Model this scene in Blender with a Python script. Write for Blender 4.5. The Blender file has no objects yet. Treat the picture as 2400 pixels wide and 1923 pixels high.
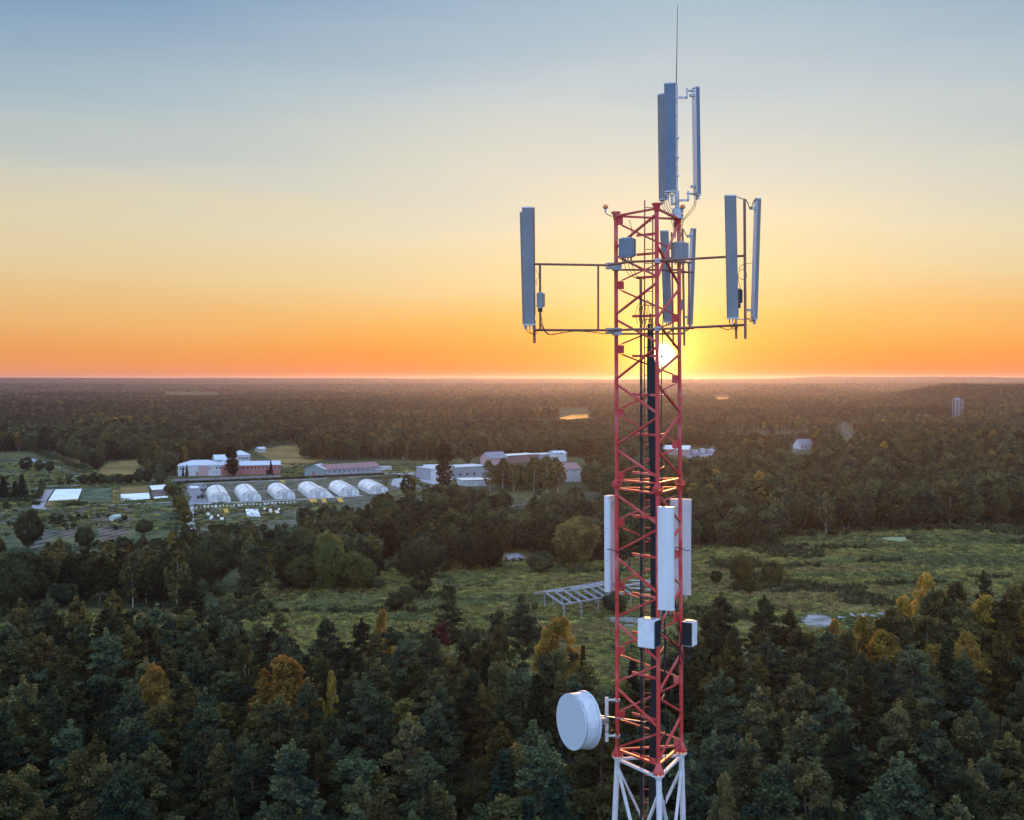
import bpy, math, random
import numpy as np
from mathutils import Vector, Matrix

S = bpy.context.scene
COL = S.collection
R = math.radians
random.seed(7)

# ------------------------------------------------------------------ camera, sky, sun, exposure
H = 55.0                      # camera height above the ground
F, CX, CY, HZ = 2600.0, 1200.0, 961.5, 889.0
PITCH = math.atan((CY - HZ) / F)
cd = bpy.data.cameras.new('camera')
cam = bpy.data.objects.new('camera', cd)
COL.objects.link(cam)
cam.location = (0, 0, H)
cam.rotation_euler = (R(90) - PITCH, 0, 0)
cd.sensor_width = 36
cd.lens = 36 * F / 2400
cd.clip_start = 0.5
cd.clip_end = 60000
S.camera = cam

SUN_AZ, SUN_EL = math.atan((1552 - CX) / F), R(1.22)
SUN = Vector((math.sin(SUN_AZ) * math.cos(SUN_EL), math.cos(SUN_AZ) * math.cos(SUN_EL), math.sin(SUN_EL)))


def srgb(r, g, b):
    f = lambda c: (c / 255 / 12.92) if c / 255 <= 0.04045 else ((c / 255 + 0.055) / 1.055) ** 2.4
    return (f(r), f(g), f(b), 1)


def build_world():
    w = bpy.data.worlds.new('World')
    S.world = w
    w.use_nodes = True
    nt = w.node_tree
    N, L = nt.nodes, nt.links
    bg = N['Background']

    def math_(op, a, b=None, c=None, clamp=False):
        n = N.new('ShaderNodeMath')
        n.operation = op
        n.use_clamp = clamp
        for i, v in enumerate((a, b, c)):
            if v is None:
                continue
            if isinstance(v, (int, float)):
                n.inputs[i].default_value = v
            else:
                L.new(v, n.inputs[i])
        return n.outputs[0]

    tc = N.new('ShaderNodeTexCoord')
    nz = N.new('ShaderNodeVectorMath'); nz.operation = 'NORMALIZE'
    L.new(tc.outputs['Generated'], nz.inputs[0])
    sp = N.new('ShaderNodeSeparateXYZ')
    L.new(nz.outputs[0], sp.inputs[0])
    el = math_('MULTIPLY', math_('ARCSINE', sp.outputs[2]), 180 / math.pi)      # elevation in degrees
    # long soft streaks of thin cloud tilt the bands a little
    mp = N.new('ShaderNodeMapping'); mp.inputs['Scale'].default_value = (2.2, 2.2, 16)
    mp.inputs['Rotation'].default_value = (0, R(-5), 0)
    L.new(nz.outputs[0], mp.inputs[0])
    noi = N.new('ShaderNodeTexNoise'); noi.inputs['Scale'].default_value = 1.3; noi.inputs['Detail'].default_value = 3
    L.new(mp.outputs[0], noi.inputs[0])
    wob = math_('MULTIPLY', math_('SUBTRACT', noi.outputs['Fac'], 0.5), 4.2)
    wob = math_('MULTIPLY', wob, math_('MULTIPLY', el, 0.12, clamp=True))
    e2 = math_('ADD', el, wob)
    t = math_('DIVIDE', e2, 40, clamp=True)

    def ramp(stops):
        n = N.new('ShaderNodeValToRGB')
        n.color_ramp.interpolation = 'LINEAR'
        es = n.color_ramp.elements
        while len(es) < len(stops):
            es.new(0.5)
        for e, (d, c) in zip(es, stops):
            e.position = d / 40
            e.color = srgb(*c)
        L.new(t, n.inputs[0])
        return n.outputs[0]
    away = ramp([(0, (222, 146, 104)), (0.7, (236, 156, 98)), (1.6, (236, 160, 92)), (3.0, (236, 182, 118)), (5.0, (231, 201, 152)),
                 (7.5, (222, 209, 174)), (10, (200, 203, 193)), (13.5, (158, 183, 198)), (18.5, (108, 147, 187)), (24, (104, 140, 182)), (40, (90, 124, 172))])
    near = ramp([(0, (228, 100, 28)), (0.7, (250, 140, 46)), (1.8, (255, 172, 74)), (3.2, (253, 195, 110)), (5.2, (247, 221, 166)),
                 (7.5, (244, 228, 192)), (10, (228, 224, 206)), (13.5, (206, 214, 214)), (18.5, (172, 194, 210)), (24, (140, 170, 200)), (40, (100, 135, 180))])
    dt = N.new('ShaderNodeVectorMath'); dt.operation = 'DOT_PRODUCT'
    L.new(nz.outputs[0], dt.inputs[0]); dt.inputs[1].default_value = SUN
    ang = math_('MULTIPLY', math_('ARCCOSINE', math_('MINIMUM', dt.outputs['Value'], 1.0)), 180 / math.pi)
    # azimuth distance from the sun
    az = math_('ABSOLUTE', math_('SUBTRACT', math_('ARCTAN2', sp.outputs[0], sp.outputs[1]), SUN_AZ))
    azd = math_('MULTIPLY', az, 180 / math.pi)
    fn = math_('EXPONENT', math_('MULTIPLY', math_('POWER', math_('DIVIDE', azd, 24), 2), -1))
    mx = N.new('ShaderNodeMix'); mx.data_type = 'RGBA'
    L.new(fn, mx.inputs[0]); L.new(away, mx.inputs[6]); L.new(near, mx.inputs[7])
    # sky behind the view and overhead, made brighter and bluer as added fill
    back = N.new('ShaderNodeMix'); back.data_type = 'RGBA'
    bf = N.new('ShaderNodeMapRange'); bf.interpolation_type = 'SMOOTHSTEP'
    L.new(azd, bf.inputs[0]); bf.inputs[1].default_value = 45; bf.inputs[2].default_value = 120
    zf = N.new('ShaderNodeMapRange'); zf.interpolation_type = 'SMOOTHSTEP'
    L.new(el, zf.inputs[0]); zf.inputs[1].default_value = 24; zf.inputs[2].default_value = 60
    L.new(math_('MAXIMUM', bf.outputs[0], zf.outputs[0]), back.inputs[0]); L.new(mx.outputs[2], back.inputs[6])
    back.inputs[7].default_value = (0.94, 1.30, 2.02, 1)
    # aureole and disc of the low sun
    def glow(col, k, width, power):
        g = math_('MULTIPLY', math_('EXPONENT', math_('MULTIPLY', math_('POWER', math_('DIVIDE', ang, width), power), -1)), k)
        v = N.new('ShaderNodeVectorMath'); v.operation = 'SCALE'
        v.inputs[0].default_value = col
        L.new(g, v.inputs['Scale'])
        return v.outputs[0]
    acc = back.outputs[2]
    for col, k, wd, p in (((1.0, 0.90, 0.66), 22.0, 0.40, 3), ((1.0, 0.72, 0.16), 2.6, 0.85, 1), ((1.0, 0.60, 0.13), 0.75, 2.9, 1), ((1.0, 0.42, 0.06), 0.22, 6.0, 1)):
        ad = N.new('ShaderNodeVectorMath'); ad.operation = 'ADD'
        L.new(acc, ad.inputs[0]); L.new(glow(col, k, wd, p), ad.inputs[1])
        acc = ad.outputs[0]
    # physical sky underneath
    sky = N.new('ShaderNodeTexSky')
    sky.sky_type = 'NISHITA'; sky.sun_disc = False
    sky.sun_elevation = SUN_EL; sky.sun_rotation = SUN_AZ
    sky.air_density = 1; sky.dust_density = 1; sky.ozone_density = 2
    sc = N.new('ShaderNodeVectorMath'); sc.operation = 'SCALE'
    L.new(sky.outputs[0], sc.inputs[0]); sc.inputs['Scale'].default_value = 0.06
    # the gradient is authored for a background strength of 0.1
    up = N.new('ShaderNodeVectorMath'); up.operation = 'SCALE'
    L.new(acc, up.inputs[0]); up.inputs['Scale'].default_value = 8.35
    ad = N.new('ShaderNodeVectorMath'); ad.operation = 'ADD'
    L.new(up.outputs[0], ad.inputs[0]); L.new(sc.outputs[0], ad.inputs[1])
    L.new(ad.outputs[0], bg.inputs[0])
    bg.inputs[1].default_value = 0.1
    w.cycles.sampling_method = 'MANUAL'
    w.cycles.sample_map_resolution = 1024


build_world()
sl = bpy.data.lights.new('sun', 'SUN')
sl.energy = 4.0
sl.angle = R(0.5)
sl.color = (1.0, 0.40, 0.10)
so = bpy.data.objects.new('sun', sl)
COL.objects.link(so)
so.rotation_euler = (-SUN).to_track_quat('-Z', 'Y').to_euler()
so.location = (0, 0, 200)

S.view_settings.view_transform = 'Standard'
S.view_settings.look = 'None'
S.view_settings.exposure = 0.2
S.view_settings.gamma = 1
S.render.engine = 'CYCLES'
cy = S.cycles
cy.max_bounces = 5
cy.diffuse_bounces = 2
cy.glossy_bounces = 2
cy.transmission_bounces = 4
cy.transparent_max_bounces = 8
cy.volume_bounces = 0
cy.use_denoising = True
cy.sample_clamp_indirect = 4
cy.sample_clamp_direct = 30


# ------------------------------------------------------------------ projection helpers
def ray(px, py):
    rx, up = (px - CX) / F, -(py - CY) / F
    return (rx, math.cos(PITCH) + up * math.sin(PITCH), -math.sin(PITCH) + up * math.cos(PITCH))


def P(px, py, Y):
    r = ray(px, py)
    k = Y / r[1]
    return Vector((r[0] * k, Y, H + r[2] * k))


def G(px, py, z=0.0):
    r = ray(px, py)
    k = (z - H) / r[2]
    return Vector((r[0] * k, r[1] * k, z))


def proj(x, y, z):
    """world arrays -> pixels of the photograph"""
    c, s = math.cos(PITCH), math.sin(PITCH)
    zz = z - H
    d = y * c - zz * s
    u = y * s + zz * c
    return CX + F * x / d, CY - F * u / d


# ------------------------------------------------------------------ materials
def mat(name, col, rough=0.7, metal=0.0, col2=None, scale=6.0, detail=4, bump=0.0, attr=None, coat=0, coords='Object', spec=None, stretch=None, lo=0.4, hi=0.62):
    m = bpy.data.materials.new(name)
    m.use_nodes = True
    nt = m.node_tree
    N, L = nt.nodes, nt.links
    b = N['Principled BSDF']
    b.inputs['Roughness'].default_value = rough
    b.inputs['Metallic'].default_value = metal
    if spec is not None:
        b.inputs['Specular IOR Level'].default_value = spec
    b.inputs['Base Color'].default_value = (*col, 1)
    if col2 is not None or bump:
        tc = N.new('ShaderNodeTexCoord')
        mp = N.new('ShaderNodeMapping')
        if stretch:
            mp.inputs['Scale'].default_value = stretch
        L.new(tc.outputs[coords], mp.inputs[0])
        n = N.new('ShaderNodeTexNoise')
        n.inputs['Scale'].default_value = scale
        n.inputs['Detail'].default_value = detail
        L.new(mp.outputs[0], n.inputs[0])
        if col2 is not None:
            r = N.new('ShaderNodeValToRGB')
            r.color_ramp.elements[0].position = lo
            r.color_ramp.elements[1].position = hi
            r.color_ramp.elements[0].color = (*col, 1)
            r.color_ramp.elements[1].color = (*col2, 1)
            L.new(n.outputs['Fac'], r.inputs[0])
            L.new(r.outputs[0], b.inputs['Base Color'])
        if bump:
            bp = N.new('ShaderNodeBump')
            bp.inputs['Strength'].default_value = bump
            bp.inputs['Distance'].default_value = 0.02
            L.new(n.outputs['Fac'], bp.inputs['Height'])
            L.new(bp.outputs[0], b.inputs['Normal'])
    return m


def leaf_mat(name, a, b, c=None, transl=0.3):
    """foliage: colour varies leaf by leaf (attribute 'shade'), tree by tree (random), times the object colour"""
    m = bpy.data.materials.new(name)
    m.use_nodes = True
    nt = m.node_tree
    N, L = nt.nodes, nt.links
    N.remove(N['Principled BSDF'])
    out = N['Material Output']
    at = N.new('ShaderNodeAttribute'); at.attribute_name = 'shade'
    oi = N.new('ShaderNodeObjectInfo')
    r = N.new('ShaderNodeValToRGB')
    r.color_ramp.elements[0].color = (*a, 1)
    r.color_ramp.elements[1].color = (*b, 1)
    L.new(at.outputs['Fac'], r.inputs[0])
    hs = N.new('ShaderNodeHueSaturation')
    mh = N.new('ShaderNodeMapRange'); L.new(oi.outputs['Random'], mh.inputs[0])
    mh.inputs[3].default_value = 0.478; mh.inputs[4].default_value = 0.512
    L.new(mh.outputs[0], hs.inputs['Hue'])
    m7 = N.new('ShaderNodeMath'); m7.operation = 'MULTIPLY'; m7.inputs[1].default_value = 7.31
    m8 = N.new('ShaderNodeMath'); m8.operation = 'FRACT'
    L.new(oi.outputs['Random'], m7.inputs[0]); L.new(m7.outputs[0], m8.inputs[0])
    mv = N.new('ShaderNodeMapRange'); L.new(m8.outputs[0], mv.inputs[0])
    mv.inputs[3].default_value = 0.42; mv.inputs[4].default_value = 1.35
    L.new(mv.outputs[0], hs.inputs['Value'])
    L.new(r.outputs[0], hs.inputs['Color'])
    mu = N.new('ShaderNodeMix'); mu.data_type = 'RGBA'; mu.blend_type = 'MULTIPLY'; mu.inputs[0].default_value = 1
    L.new(hs.outputs[0], mu.inputs[6]); L.new(oi.outputs['Color'], mu.inputs[7])
    d = N.new('ShaderNodeBsdfDiffuse'); tr = N.new('ShaderNodeBsdfTranslucent')
    L.new(mu.outputs[2], d.inputs[0]); L.new(mu.outputs[2], tr.inputs[0])
    mx = N.new('ShaderNodeMixShader'); mx.inputs[0].default_value = transl
    L.new(d.outputs[0], mx.inputs[1]); L.new(tr.outputs[0], mx.inputs[2])
    L.new(mx.outputs[0], out.inputs[0])
    return m


M = {}
M['red'] = mat('red_paint', (0.50, 0.036, 0.030), 0.5, 0, (0.56, 0.15, 0.13), 2.6, 8, lo=0.48, hi=0.72)
M['white'] = mat('white_paint', (0.58, 0.58, 0.60), 0.5, 0, (0.44, 0.42, 0.40), 4, 5, lo=0.5, hi=0.8)
M['radome'] = mat('radome_grey', (0.15, 0.155, 0.17), 0.5, 0, (0.20, 0.20, 0.21), 2, 3, stretch=(1, 1, .3))
M['radome_blue'] = mat('radome_grey_blue', (0.075, 0.12, 0.18), 0.45, 0, (0.14, 0.165, 0.20), 1, 3, stretch=(1, 1, .3))
M['radome_white'] = mat('radome_white', (0.62, 0.63, 0.65), 0.4, 0, (0.54, 0.54, 0.55), 2, 3, stretch=(1, 1, 0.2))
M['radome_edge'] = mat('radome_back', (0.62, 0.60, 0.60), 0.55, 0, (0.52, 0.49, 0.48), 3, 5, stretch=(1, 1, 0.2))
M['steel'] = mat('galvanised_steel', (0.42, 0.43, 0.45), 0.4, 0.6, (0.3, 0.31, 0.33), 14, 4)
M['brown'] = mat('brown_primer_steel', (0.20, 0.075, 0.045), 0.5, 0.1, (0.26, 0.11, 0.07), 9, 4)
M['black'] = mat('black_cable', (0.012, 0.012, 0.014), 0.5)
M['dark'] = mat('dark_fins', (0.035, 0.04, 0.05), 0.5, 0.2)
M['box'] = mat('grey_enclosure', (0.66, 0.68, 0.70), 0.5, 0, (0.55, 0.57, 0.60), 6, 4)
M['amber'] = mat('amber_lens', (0.75, 0.22, 0.05), 0.2)
M['dish'] = mat('dish_white', (0.55, 0.58, 0.61), 0.45, 0, (0.46, 0.49, 0.53), 9, 6)
M['dish_face'] = mat('dish_fabric', (0.46, 0.51, 0.54), 0.7, 0, (0.38, 0.43, 0.47), 40, 6)
M['sticker_yellow'] = mat('sticker_yellow', (0.8, 0.5, 0.05), 0.5)
M['sticker_blue'] = mat('sticker_blue', (0.08, 0.25, 0.6), 0.5)
M['bark'] = mat('pine_bark', (0.10, 0.06, 0.04), 0.9, 0, (0.16, 0.09, 0.06), 3, 4)
M['birch_bark'] = mat('birch_bark', (0.55, 0.52, 0.48), 0.8, 0, (0.2, 0.18, 0.16), 3, 5, stretch=(1, 1, 3))
M['grey_bark'] = mat('grey_bark', (0.10, 0.085, 0.07), 0.9)
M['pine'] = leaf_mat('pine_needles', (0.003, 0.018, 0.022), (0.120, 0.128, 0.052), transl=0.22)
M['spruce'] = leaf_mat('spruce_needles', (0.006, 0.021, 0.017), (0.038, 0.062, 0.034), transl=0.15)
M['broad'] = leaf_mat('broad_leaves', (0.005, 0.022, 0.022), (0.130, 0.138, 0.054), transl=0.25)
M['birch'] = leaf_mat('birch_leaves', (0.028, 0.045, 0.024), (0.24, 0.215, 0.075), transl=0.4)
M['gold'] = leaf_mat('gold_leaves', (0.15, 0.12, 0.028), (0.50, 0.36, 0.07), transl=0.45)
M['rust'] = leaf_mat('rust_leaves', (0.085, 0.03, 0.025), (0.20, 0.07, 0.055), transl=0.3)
M['tuft_green'] = leaf_mat('meadow_sedge', (0.07, 0.10, 0.045), (0.28, 0.29, 0.11), transl=0.2)
M['tuft_straw'] = leaf_mat('meadow_straw', (0.13, 0.11, 0.05), (0.42, 0.34, 0.13), transl=0.25)
M['tuft'] = leaf_mat('meadow_grass', (0.15, 0.16, 0.05), (0.46, 0.42, 0.11), transl=0.3)
M['plastic'] = mat('white_polythene', (0.80, 0.80, 0.78), 0.35, 0, (0.58, 0.58, 0.54), 0.7, 6, stretch=(1, .35, 1))
M['plastic_old'] = mat('grey_polythene', (0.45, 0.47, 0.48), 0.4)
M['roof_metal'] = mat('pale_metal_roof', (0.56, 0.60, 0.66), 0.45, 0.2, (0.46, 0.50, 0.56), 0.4, 4, stretch=(1, 5, 1))
M['roof_red'] = mat('red_brown_roof', (0.22, 0.11, 0.11), 0.7, 0, (0.28, 0.16, 0.15), 0.8, 4)
M['roof_grey'] = mat('grey_slate_roof', (0.17, 0.17, 0.20), 0.7, 0, (0.24, 0.23, 0.26), 0.8, 4)
M['wall_white'] = mat('white_plaster', (0.60, 0.61, 0.62), 0.8, 0, (0.44, 0.45, 0.46), 0.7, 5)
M['wall_red'] = mat('red_plaster', (0.42, 0.17, 0.16), 0.8, 0, (0.34, 0.14, 0.13), 0.7, 5)
M['wall_pink'] = mat('pink_plaster', (0.50, 0.33, 0.32), 0.8, 0, (0.42, 0.28, 0.27), 0.7, 5)
M['wall_grey'] = mat('grey_block_wall', (0.34, 0.35, 0.38), 0.8, 0, (0.26, 0.27, 0.30), 0.7, 5)
M['wall_green'] = mat('green_plaster', (0.20, 0.27, 0.26), 0.8)
M['window'] = mat('window_glass', (0.02, 0.03, 0.04), 0.1)
M['wood'] = mat('weathered_wood', (0.36, 0.35, 0.36), 0.8, 0, (0.22, 0.21, 0.22), 2, 4)
M['concrete'] = mat('pale_concrete', (0.40, 0.39, 0.40), 0.85, 0, (0.28, 0.27, 0.28), 0.3, 5)
M['orange_bed'] = mat('orange_flowers', (0.70, 0.33, 0.03), 0.8, 0, (0.3, 0.22, 0.03), 1.2, 5)
M['green_tank'] = mat('pale_green_tank', (0.42, 0.52, 0.45), 0.5)


# ------------------------------------------------------------------ mesh building
class MB:
    """collects verts/faces in world coordinates"""
    def __init__(self):
        self.v, self.f, self.m = [], [], []

    def add(self, vs, fs, mi=0):
        o = len(self.v)
        self.v += [tuple(p) for p in vs]
        self.f += [tuple(i + o for i in f) for f in fs]
        self.m += [mi] * len(fs)
        return self

    def box(self, c, sx, sy, sz, rot=0.0, mi=0, bevel=0.0):
        cs, sn = math.cos(rot), math.sin(rot)
        vs = []
        for dz in (-1, 1):
            for dx, dy in ((-1, -1), (1, -1), (1, 1), (-1, 1)):
                x, y = dx * sx / 2, dy * sy / 2
                vs.append((c[0] + x * cs - y * sn, c[1] + x * sn + y * cs, c[2] + dz * sz / 2))
        return self.add(vs, [(3, 2, 1, 0), (4, 5, 6, 7), (0, 1, 5, 4), (1, 2, 6, 5), (2, 3, 7, 6), (3, 0, 4, 7)], mi)

    def frame(self, d):
        d = Vector(d).normalized()
        a = Vector((0, 0, 1)) if abs(d.z) < 0.95 else Vector((0, 1, 0))
        u = d.cross(a).normalized()
        return u, d.cross(u).normalized()

    def tube(self, a, b, r, r2=None, n=10, mi=0, caps=True):
        a, b = Vector(a), Vector(b)
        r2 = r if r2 is None else r2
        u, w = self.frame(b - a)
        vs = []
        for p, q in ((a, r), (b, r2)):
            for i in range(n):
                t = 2 * math.pi * i / n
                vs.append(p + u * (q * math.cos(t)) + w * (q * math.sin(t)))
        fs = [(i, (i + 1) % n, n + (i + 1) % n, n + i) for i in range(n)]
        if caps:
            fs += [tuple(range(n - 1, -1, -1)), tuple(range(n, 2 * n))]
        return self.add(vs, fs, mi)

    def beam(self, a, b, w, h, mi=0):
        """rectangular bar from a to b, h measured in the vertical plane"""
        a, b = Vector(a), Vector(b)
        u, k = self.frame(b - a)
        vs = []
        for p in (a, b):
            for s, t in ((-1, -1), (1, -1), (1, 1), (-1, 1)):
                vs.append(p + u * (s * w / 2) + k * (t * h / 2))
        return self.add(vs, [(0, 1, 5, 4), (1, 2, 6, 5), (2, 3, 7, 6), (3, 0, 4, 7), (3, 2, 1, 0), (4, 5, 6, 7)], mi)

    def path(self, pts, r, n=6, mi=0):
        """smooth cable through points (Catmull-Rom)"""
        pts = [Vector(p) for p in pts]
        q = []
        ext = [pts[0] * 2 - pts[1]] + pts + [pts[-1] * 2 - pts[-2]]
        for i in range(1, len(ext) - 2):
            p0, p1, p2, p3 = ext[i - 1:i + 3]
            for k in range(6):
                t = k / 6
                q.append(0.5 * ((2 * p1) + (p2 - p0) * t + (2 * p0 - 5 * p1 + 4 * p2 - p3) * t * t + (3 * p1 - p0 - 3 * p2 + p3) * t ** 3))
        q.append(pts[-1])
        vs, fs = [], []
        for i, p in enumerate(q):
            d = (q[min(i + 1, len(q) - 1)] - q[max(i - 1, 0)])
            u, w = self.frame(d)
            for j in range(n):
                t = 2 * math.pi * j / n
                vs.append(p + u * (r * math.cos(t)) + w * (r * math.sin(t)))
        for i in range(len(q) - 1):
            for j in range(n):
                fs.append((i * n + j, i * n + (j + 1) % n, (i + 1) * n + (j + 1) % n, (i + 1) * n + j))
        return self.add(vs, fs, mi)

    def prism(self, poly, a, b, mi=0):
        """extrude: poly = list of offset vectors, from point a to point b"""
        n = len(poly)
        vs = [Vector(a) + Vector(p) for p in poly] + [Vector(b) + Vector(p) for p in poly]
        return self.add(vs, [(i, (i + 1) % n, n + (i + 1) % n, n + i) for i in range(n)] + [tuple(range(n - 1, -1, -1)), tuple(range(n, 2 * n))], mi)

    def build(self, name, mats, root=None, smooth=False):
        mats = mats if isinstance(mats, (list, tuple)) else [mats]
        me = bpy.data.meshes.new(name)
        off = ORIGIN.get(root.name, Vector((0, 0, 0))) if root is not None else Vector((0, 0, 0))
        me.from_pydata([(v[0] - off[0], v[1] - off[1], v[2] - off[2]) for v in self.v], [], self.f)
        for m in mats:
            me.materials.append(M[m] if isinstance(m, str) else m)
        if len(mats) > 1:
            me.polygons.foreach_set('material_index', self.m)
        if smooth:
            me.polygons.foreach_set('use_smooth', [True] * len(me.polygons))
            me.set_sharp_from_angle(angle=R(40))
        me.update()
        o = bpy.data.objects.new(name, me)
        COL.objects.link(o)
        if root is not None:
            o.parent = root
            ORIGIN[o.name] = off
        return o


ORIGIN = {}


def tag(o, label=None, cat=None, group=None, kind=None):
    if label: o['label'] = label
    if cat: o['category'] = cat
    if group: o['group'] = group
    if kind: o['kind'] = kind
    return o


def thing(name, loc, label, cat, group=None, rz=0.0):
    o = bpy.data.objects.new(name, None)
    o.empty_display_size = 0.3
    COL.objects.link(o)
    o.location = loc
    o.rotation_euler.z = rz
    ORIGIN[o.name] = Vector(loc)
    return tag(o, label, cat, group)


# ------------------------------------------------------------------ terrain
def vnoise(x, y, seed=0):
    """smooth value noise on numpy arrays, 0..1"""
    xi, yi = np.floor(x).astype(np.int64), np.floor(y).astype(np.int64)
    fx, fy = x - xi, y - yi
    fx, fy = fx * fx * (3 - 2 * fx), fy * fy * (3 - 2 * fy)

    def h(a, b):
        n = (a * 374761393 + b * 668265263 + seed * 1442695041) & 0x7fffffff
        n = ((n ^ (n >> 13)) * 1274126177) & 0x7fffffff
        return ((n ^ (n >> 16)) & 0xffff) / 65535.0
    return (h(xi, yi) * (1 - fx) + h(xi + 1, yi) * fx) * (1 - fy) + (h(xi, yi + 1) * (1 - fx) + h(xi + 1, yi + 1) * fx) * fy


def sstep(a, b, x):
    t = np.clip((x - a) / (b - a), 0, 1)
    return t * t * (3 - 2 * t)


def height(x, y):
    x = np.asarray(x, float); y = np.asarray(y, float)
    a = x / np.maximum(y, 1) * F + CX                  # bearing, as a photograph column
    # wooded rise at right, about two kilometres out
    h = 30 * sstep(1850, 2500, y) * (1 - sstep(2700, 3400, y)) * sstep(2020, 2260, a)
    h = h + 16 * sstep(3300, 4300, y) * (1 - sstep(4400, 5600, y)) * sstep(1720, 1800, a) * (1 - sstep(1900, 2050, a)) 
    # far ridges on the skyline
    n = vnoise(x / 1400, y / 1400, 3) * 14 + vnoise(x / 500, y / 500, 5) * 6
    ridge = (24 + n * 1.5 + 18 * sstep(1750, 1950, a) * (1 - sstep(2150, 2500, a)) + 6 * (1 - sstep(0, 900, a))) * sstep(6500, 9300, y)
    ridge2 = (10 + n * 0.8) * sstep(4200, 5600, y) * (1 - sstep(5700, 7000, y))
    return h + ridge + ridge2


def build_ground():
    ys = np.concatenate([np.linspace(-300, 60, 5), np.geomspace(75, 12500, 190)])
    us = np.linspace(-1, 1, 181)
    X = np.array([us * (400 + max(y, 0) * 0.75) for y in ys])
    Y = np.repeat(ys[:, None], len(us), 1)
    Z = height(X, Y)
    nr, nc = X.shape
    vs = np.stack([X, Y, Z], -1).reshape(-1, 3)
    idx = np.arange(nr * nc).reshape(nr, nc)
    fs = np.stack([idx[:-1, :-1], idx[:-1, 1:], idx[1:, 1:], idx[1:, :-1]], -1).reshape(-1, 4)
    me = bpy.data.meshes.new('ground')
    me.from_pydata(vs.tolist(), [], fs.tolist())
    me.polygons.foreach_set('use_smooth', [True] * len(me.polygons))
    m = bpy.data.materials.new('ground')
    m.use_nodes = True
    N, L = m.node_tree.nodes, m.node_tree.links
    b = N['Principled BSDF']
    b.inputs['Roughness'].default_value = 0.95
    b.inputs['Specular IOR Level'].default_value = 0.1
    tc = N.new('ShaderNodeTexCoord')
    n1 = N.new('ShaderNodeTexNoise'); n1.inputs['Scale'].default_value = 0.018; n1.inputs['Detail'].default_value = 7
    n2 = N.new('ShaderNodeTexNoise'); n2.inputs['Scale'].default_value = 0.35; n2.inputs['Detail'].default_value = 6
    L.new(tc.outputs['Object'], n1.inputs[0]); L.new(tc.outputs['Object'], n2.inputs[0])
    r1 = N.new('ShaderNodeValToRGB')
    r1.color_ramp.elements[0].position = 0.36; r1.color_ramp.elements[0].color = (0.035, 0.055, 0.028, 1)
    r1.color_ramp.elements[1].position = 0.64; r1.color_ramp.elements[1].color = (0.10, 0.098, 0.042, 1)
    L.new(n1.outputs['Fac'], r1.inputs[0])
    r2 = N.new('ShaderNodeValToRGB')
    r2.color_ramp.elements[0].position = 0.3; r2.color_ramp.elements[0].color = (0.45, 0.5, 0.5, 1)
    r2.color_ramp.elements[1].position = 0.7; r2.color_ramp.elements[1].color = (1.3, 1.25, 1.1, 1)
    L.new(n2.outputs['Fac'], r2.inputs[0])
    mu = N.new('ShaderNodeMix'); mu.data_type = 'RGBA'; mu.blend_type = 'MULTIPLY'; mu.inputs[0].default_value = 1
    L.new(r1.outputs[0], mu.inputs[6]); L.new(r2.outputs[0], mu.inputs[7])
    L.new(mu.outputs[2], b.inputs['Base Color'])
    me.materials.append(m)
    o = bpy.data.objects.new('ground', me)
    COL.objects.link(o)
    tag(o, kind='structure')


build_ground()


def ragged(pts, amp=3.0, n=7, seed=1):
    """uneven outline for worn or natural ground"""
    r = random.Random(seed + len(pts))
    out = []
    for (x0, y0), (x1, y1) in zip(pts, pts[1:] + pts[:1]):
        for k in range(n):
            t = k / n
            j = amp * r.uniform(-1, 1) * (1 if k else .3)
            out.append((x0 + (x1 - x0) * t + j * 1.4, y0 + (y1 - y0) * t + j * .45))
    return out


def sheet(name, pts, z, m, kind='structure', sub=1):
    """flat polygon on the ground, corners given as photograph columns/rows"""
    vs = [G(px, py, z) for px, py in pts]
    o = MB().add(vs, [tuple(range(len(vs)))]).build(name, m)
    nrm = o.data.polygons[0].normal
    if nrm.z < 0:
        o.data.flip_normals()
    return tag(o, kind=kind)


def strip(name, pts, w, z, m):
    """a path of constant width through ground points given as photograph columns/rows"""
    p = [G(a, b, z) for a, b in pts]
    mb = MB()
    L_, R_ = [], []
    for i, q in enumerate(p):
        d = (p[min(i + 1, len(p) - 1)] - p[max(i - 1, 0)]).normalized()
        n = Vector((-d.y, d.x, 0)) * (w / 2)
        L_.append(q + n); R_.append(q - n)
    n = len(p)
    mb.add(R_ + L_, [(i, i + 1, n + i + 1, n + i) for i in range(n - 1)])
    return tag(mb.build(name, m), kind='structure')


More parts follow.
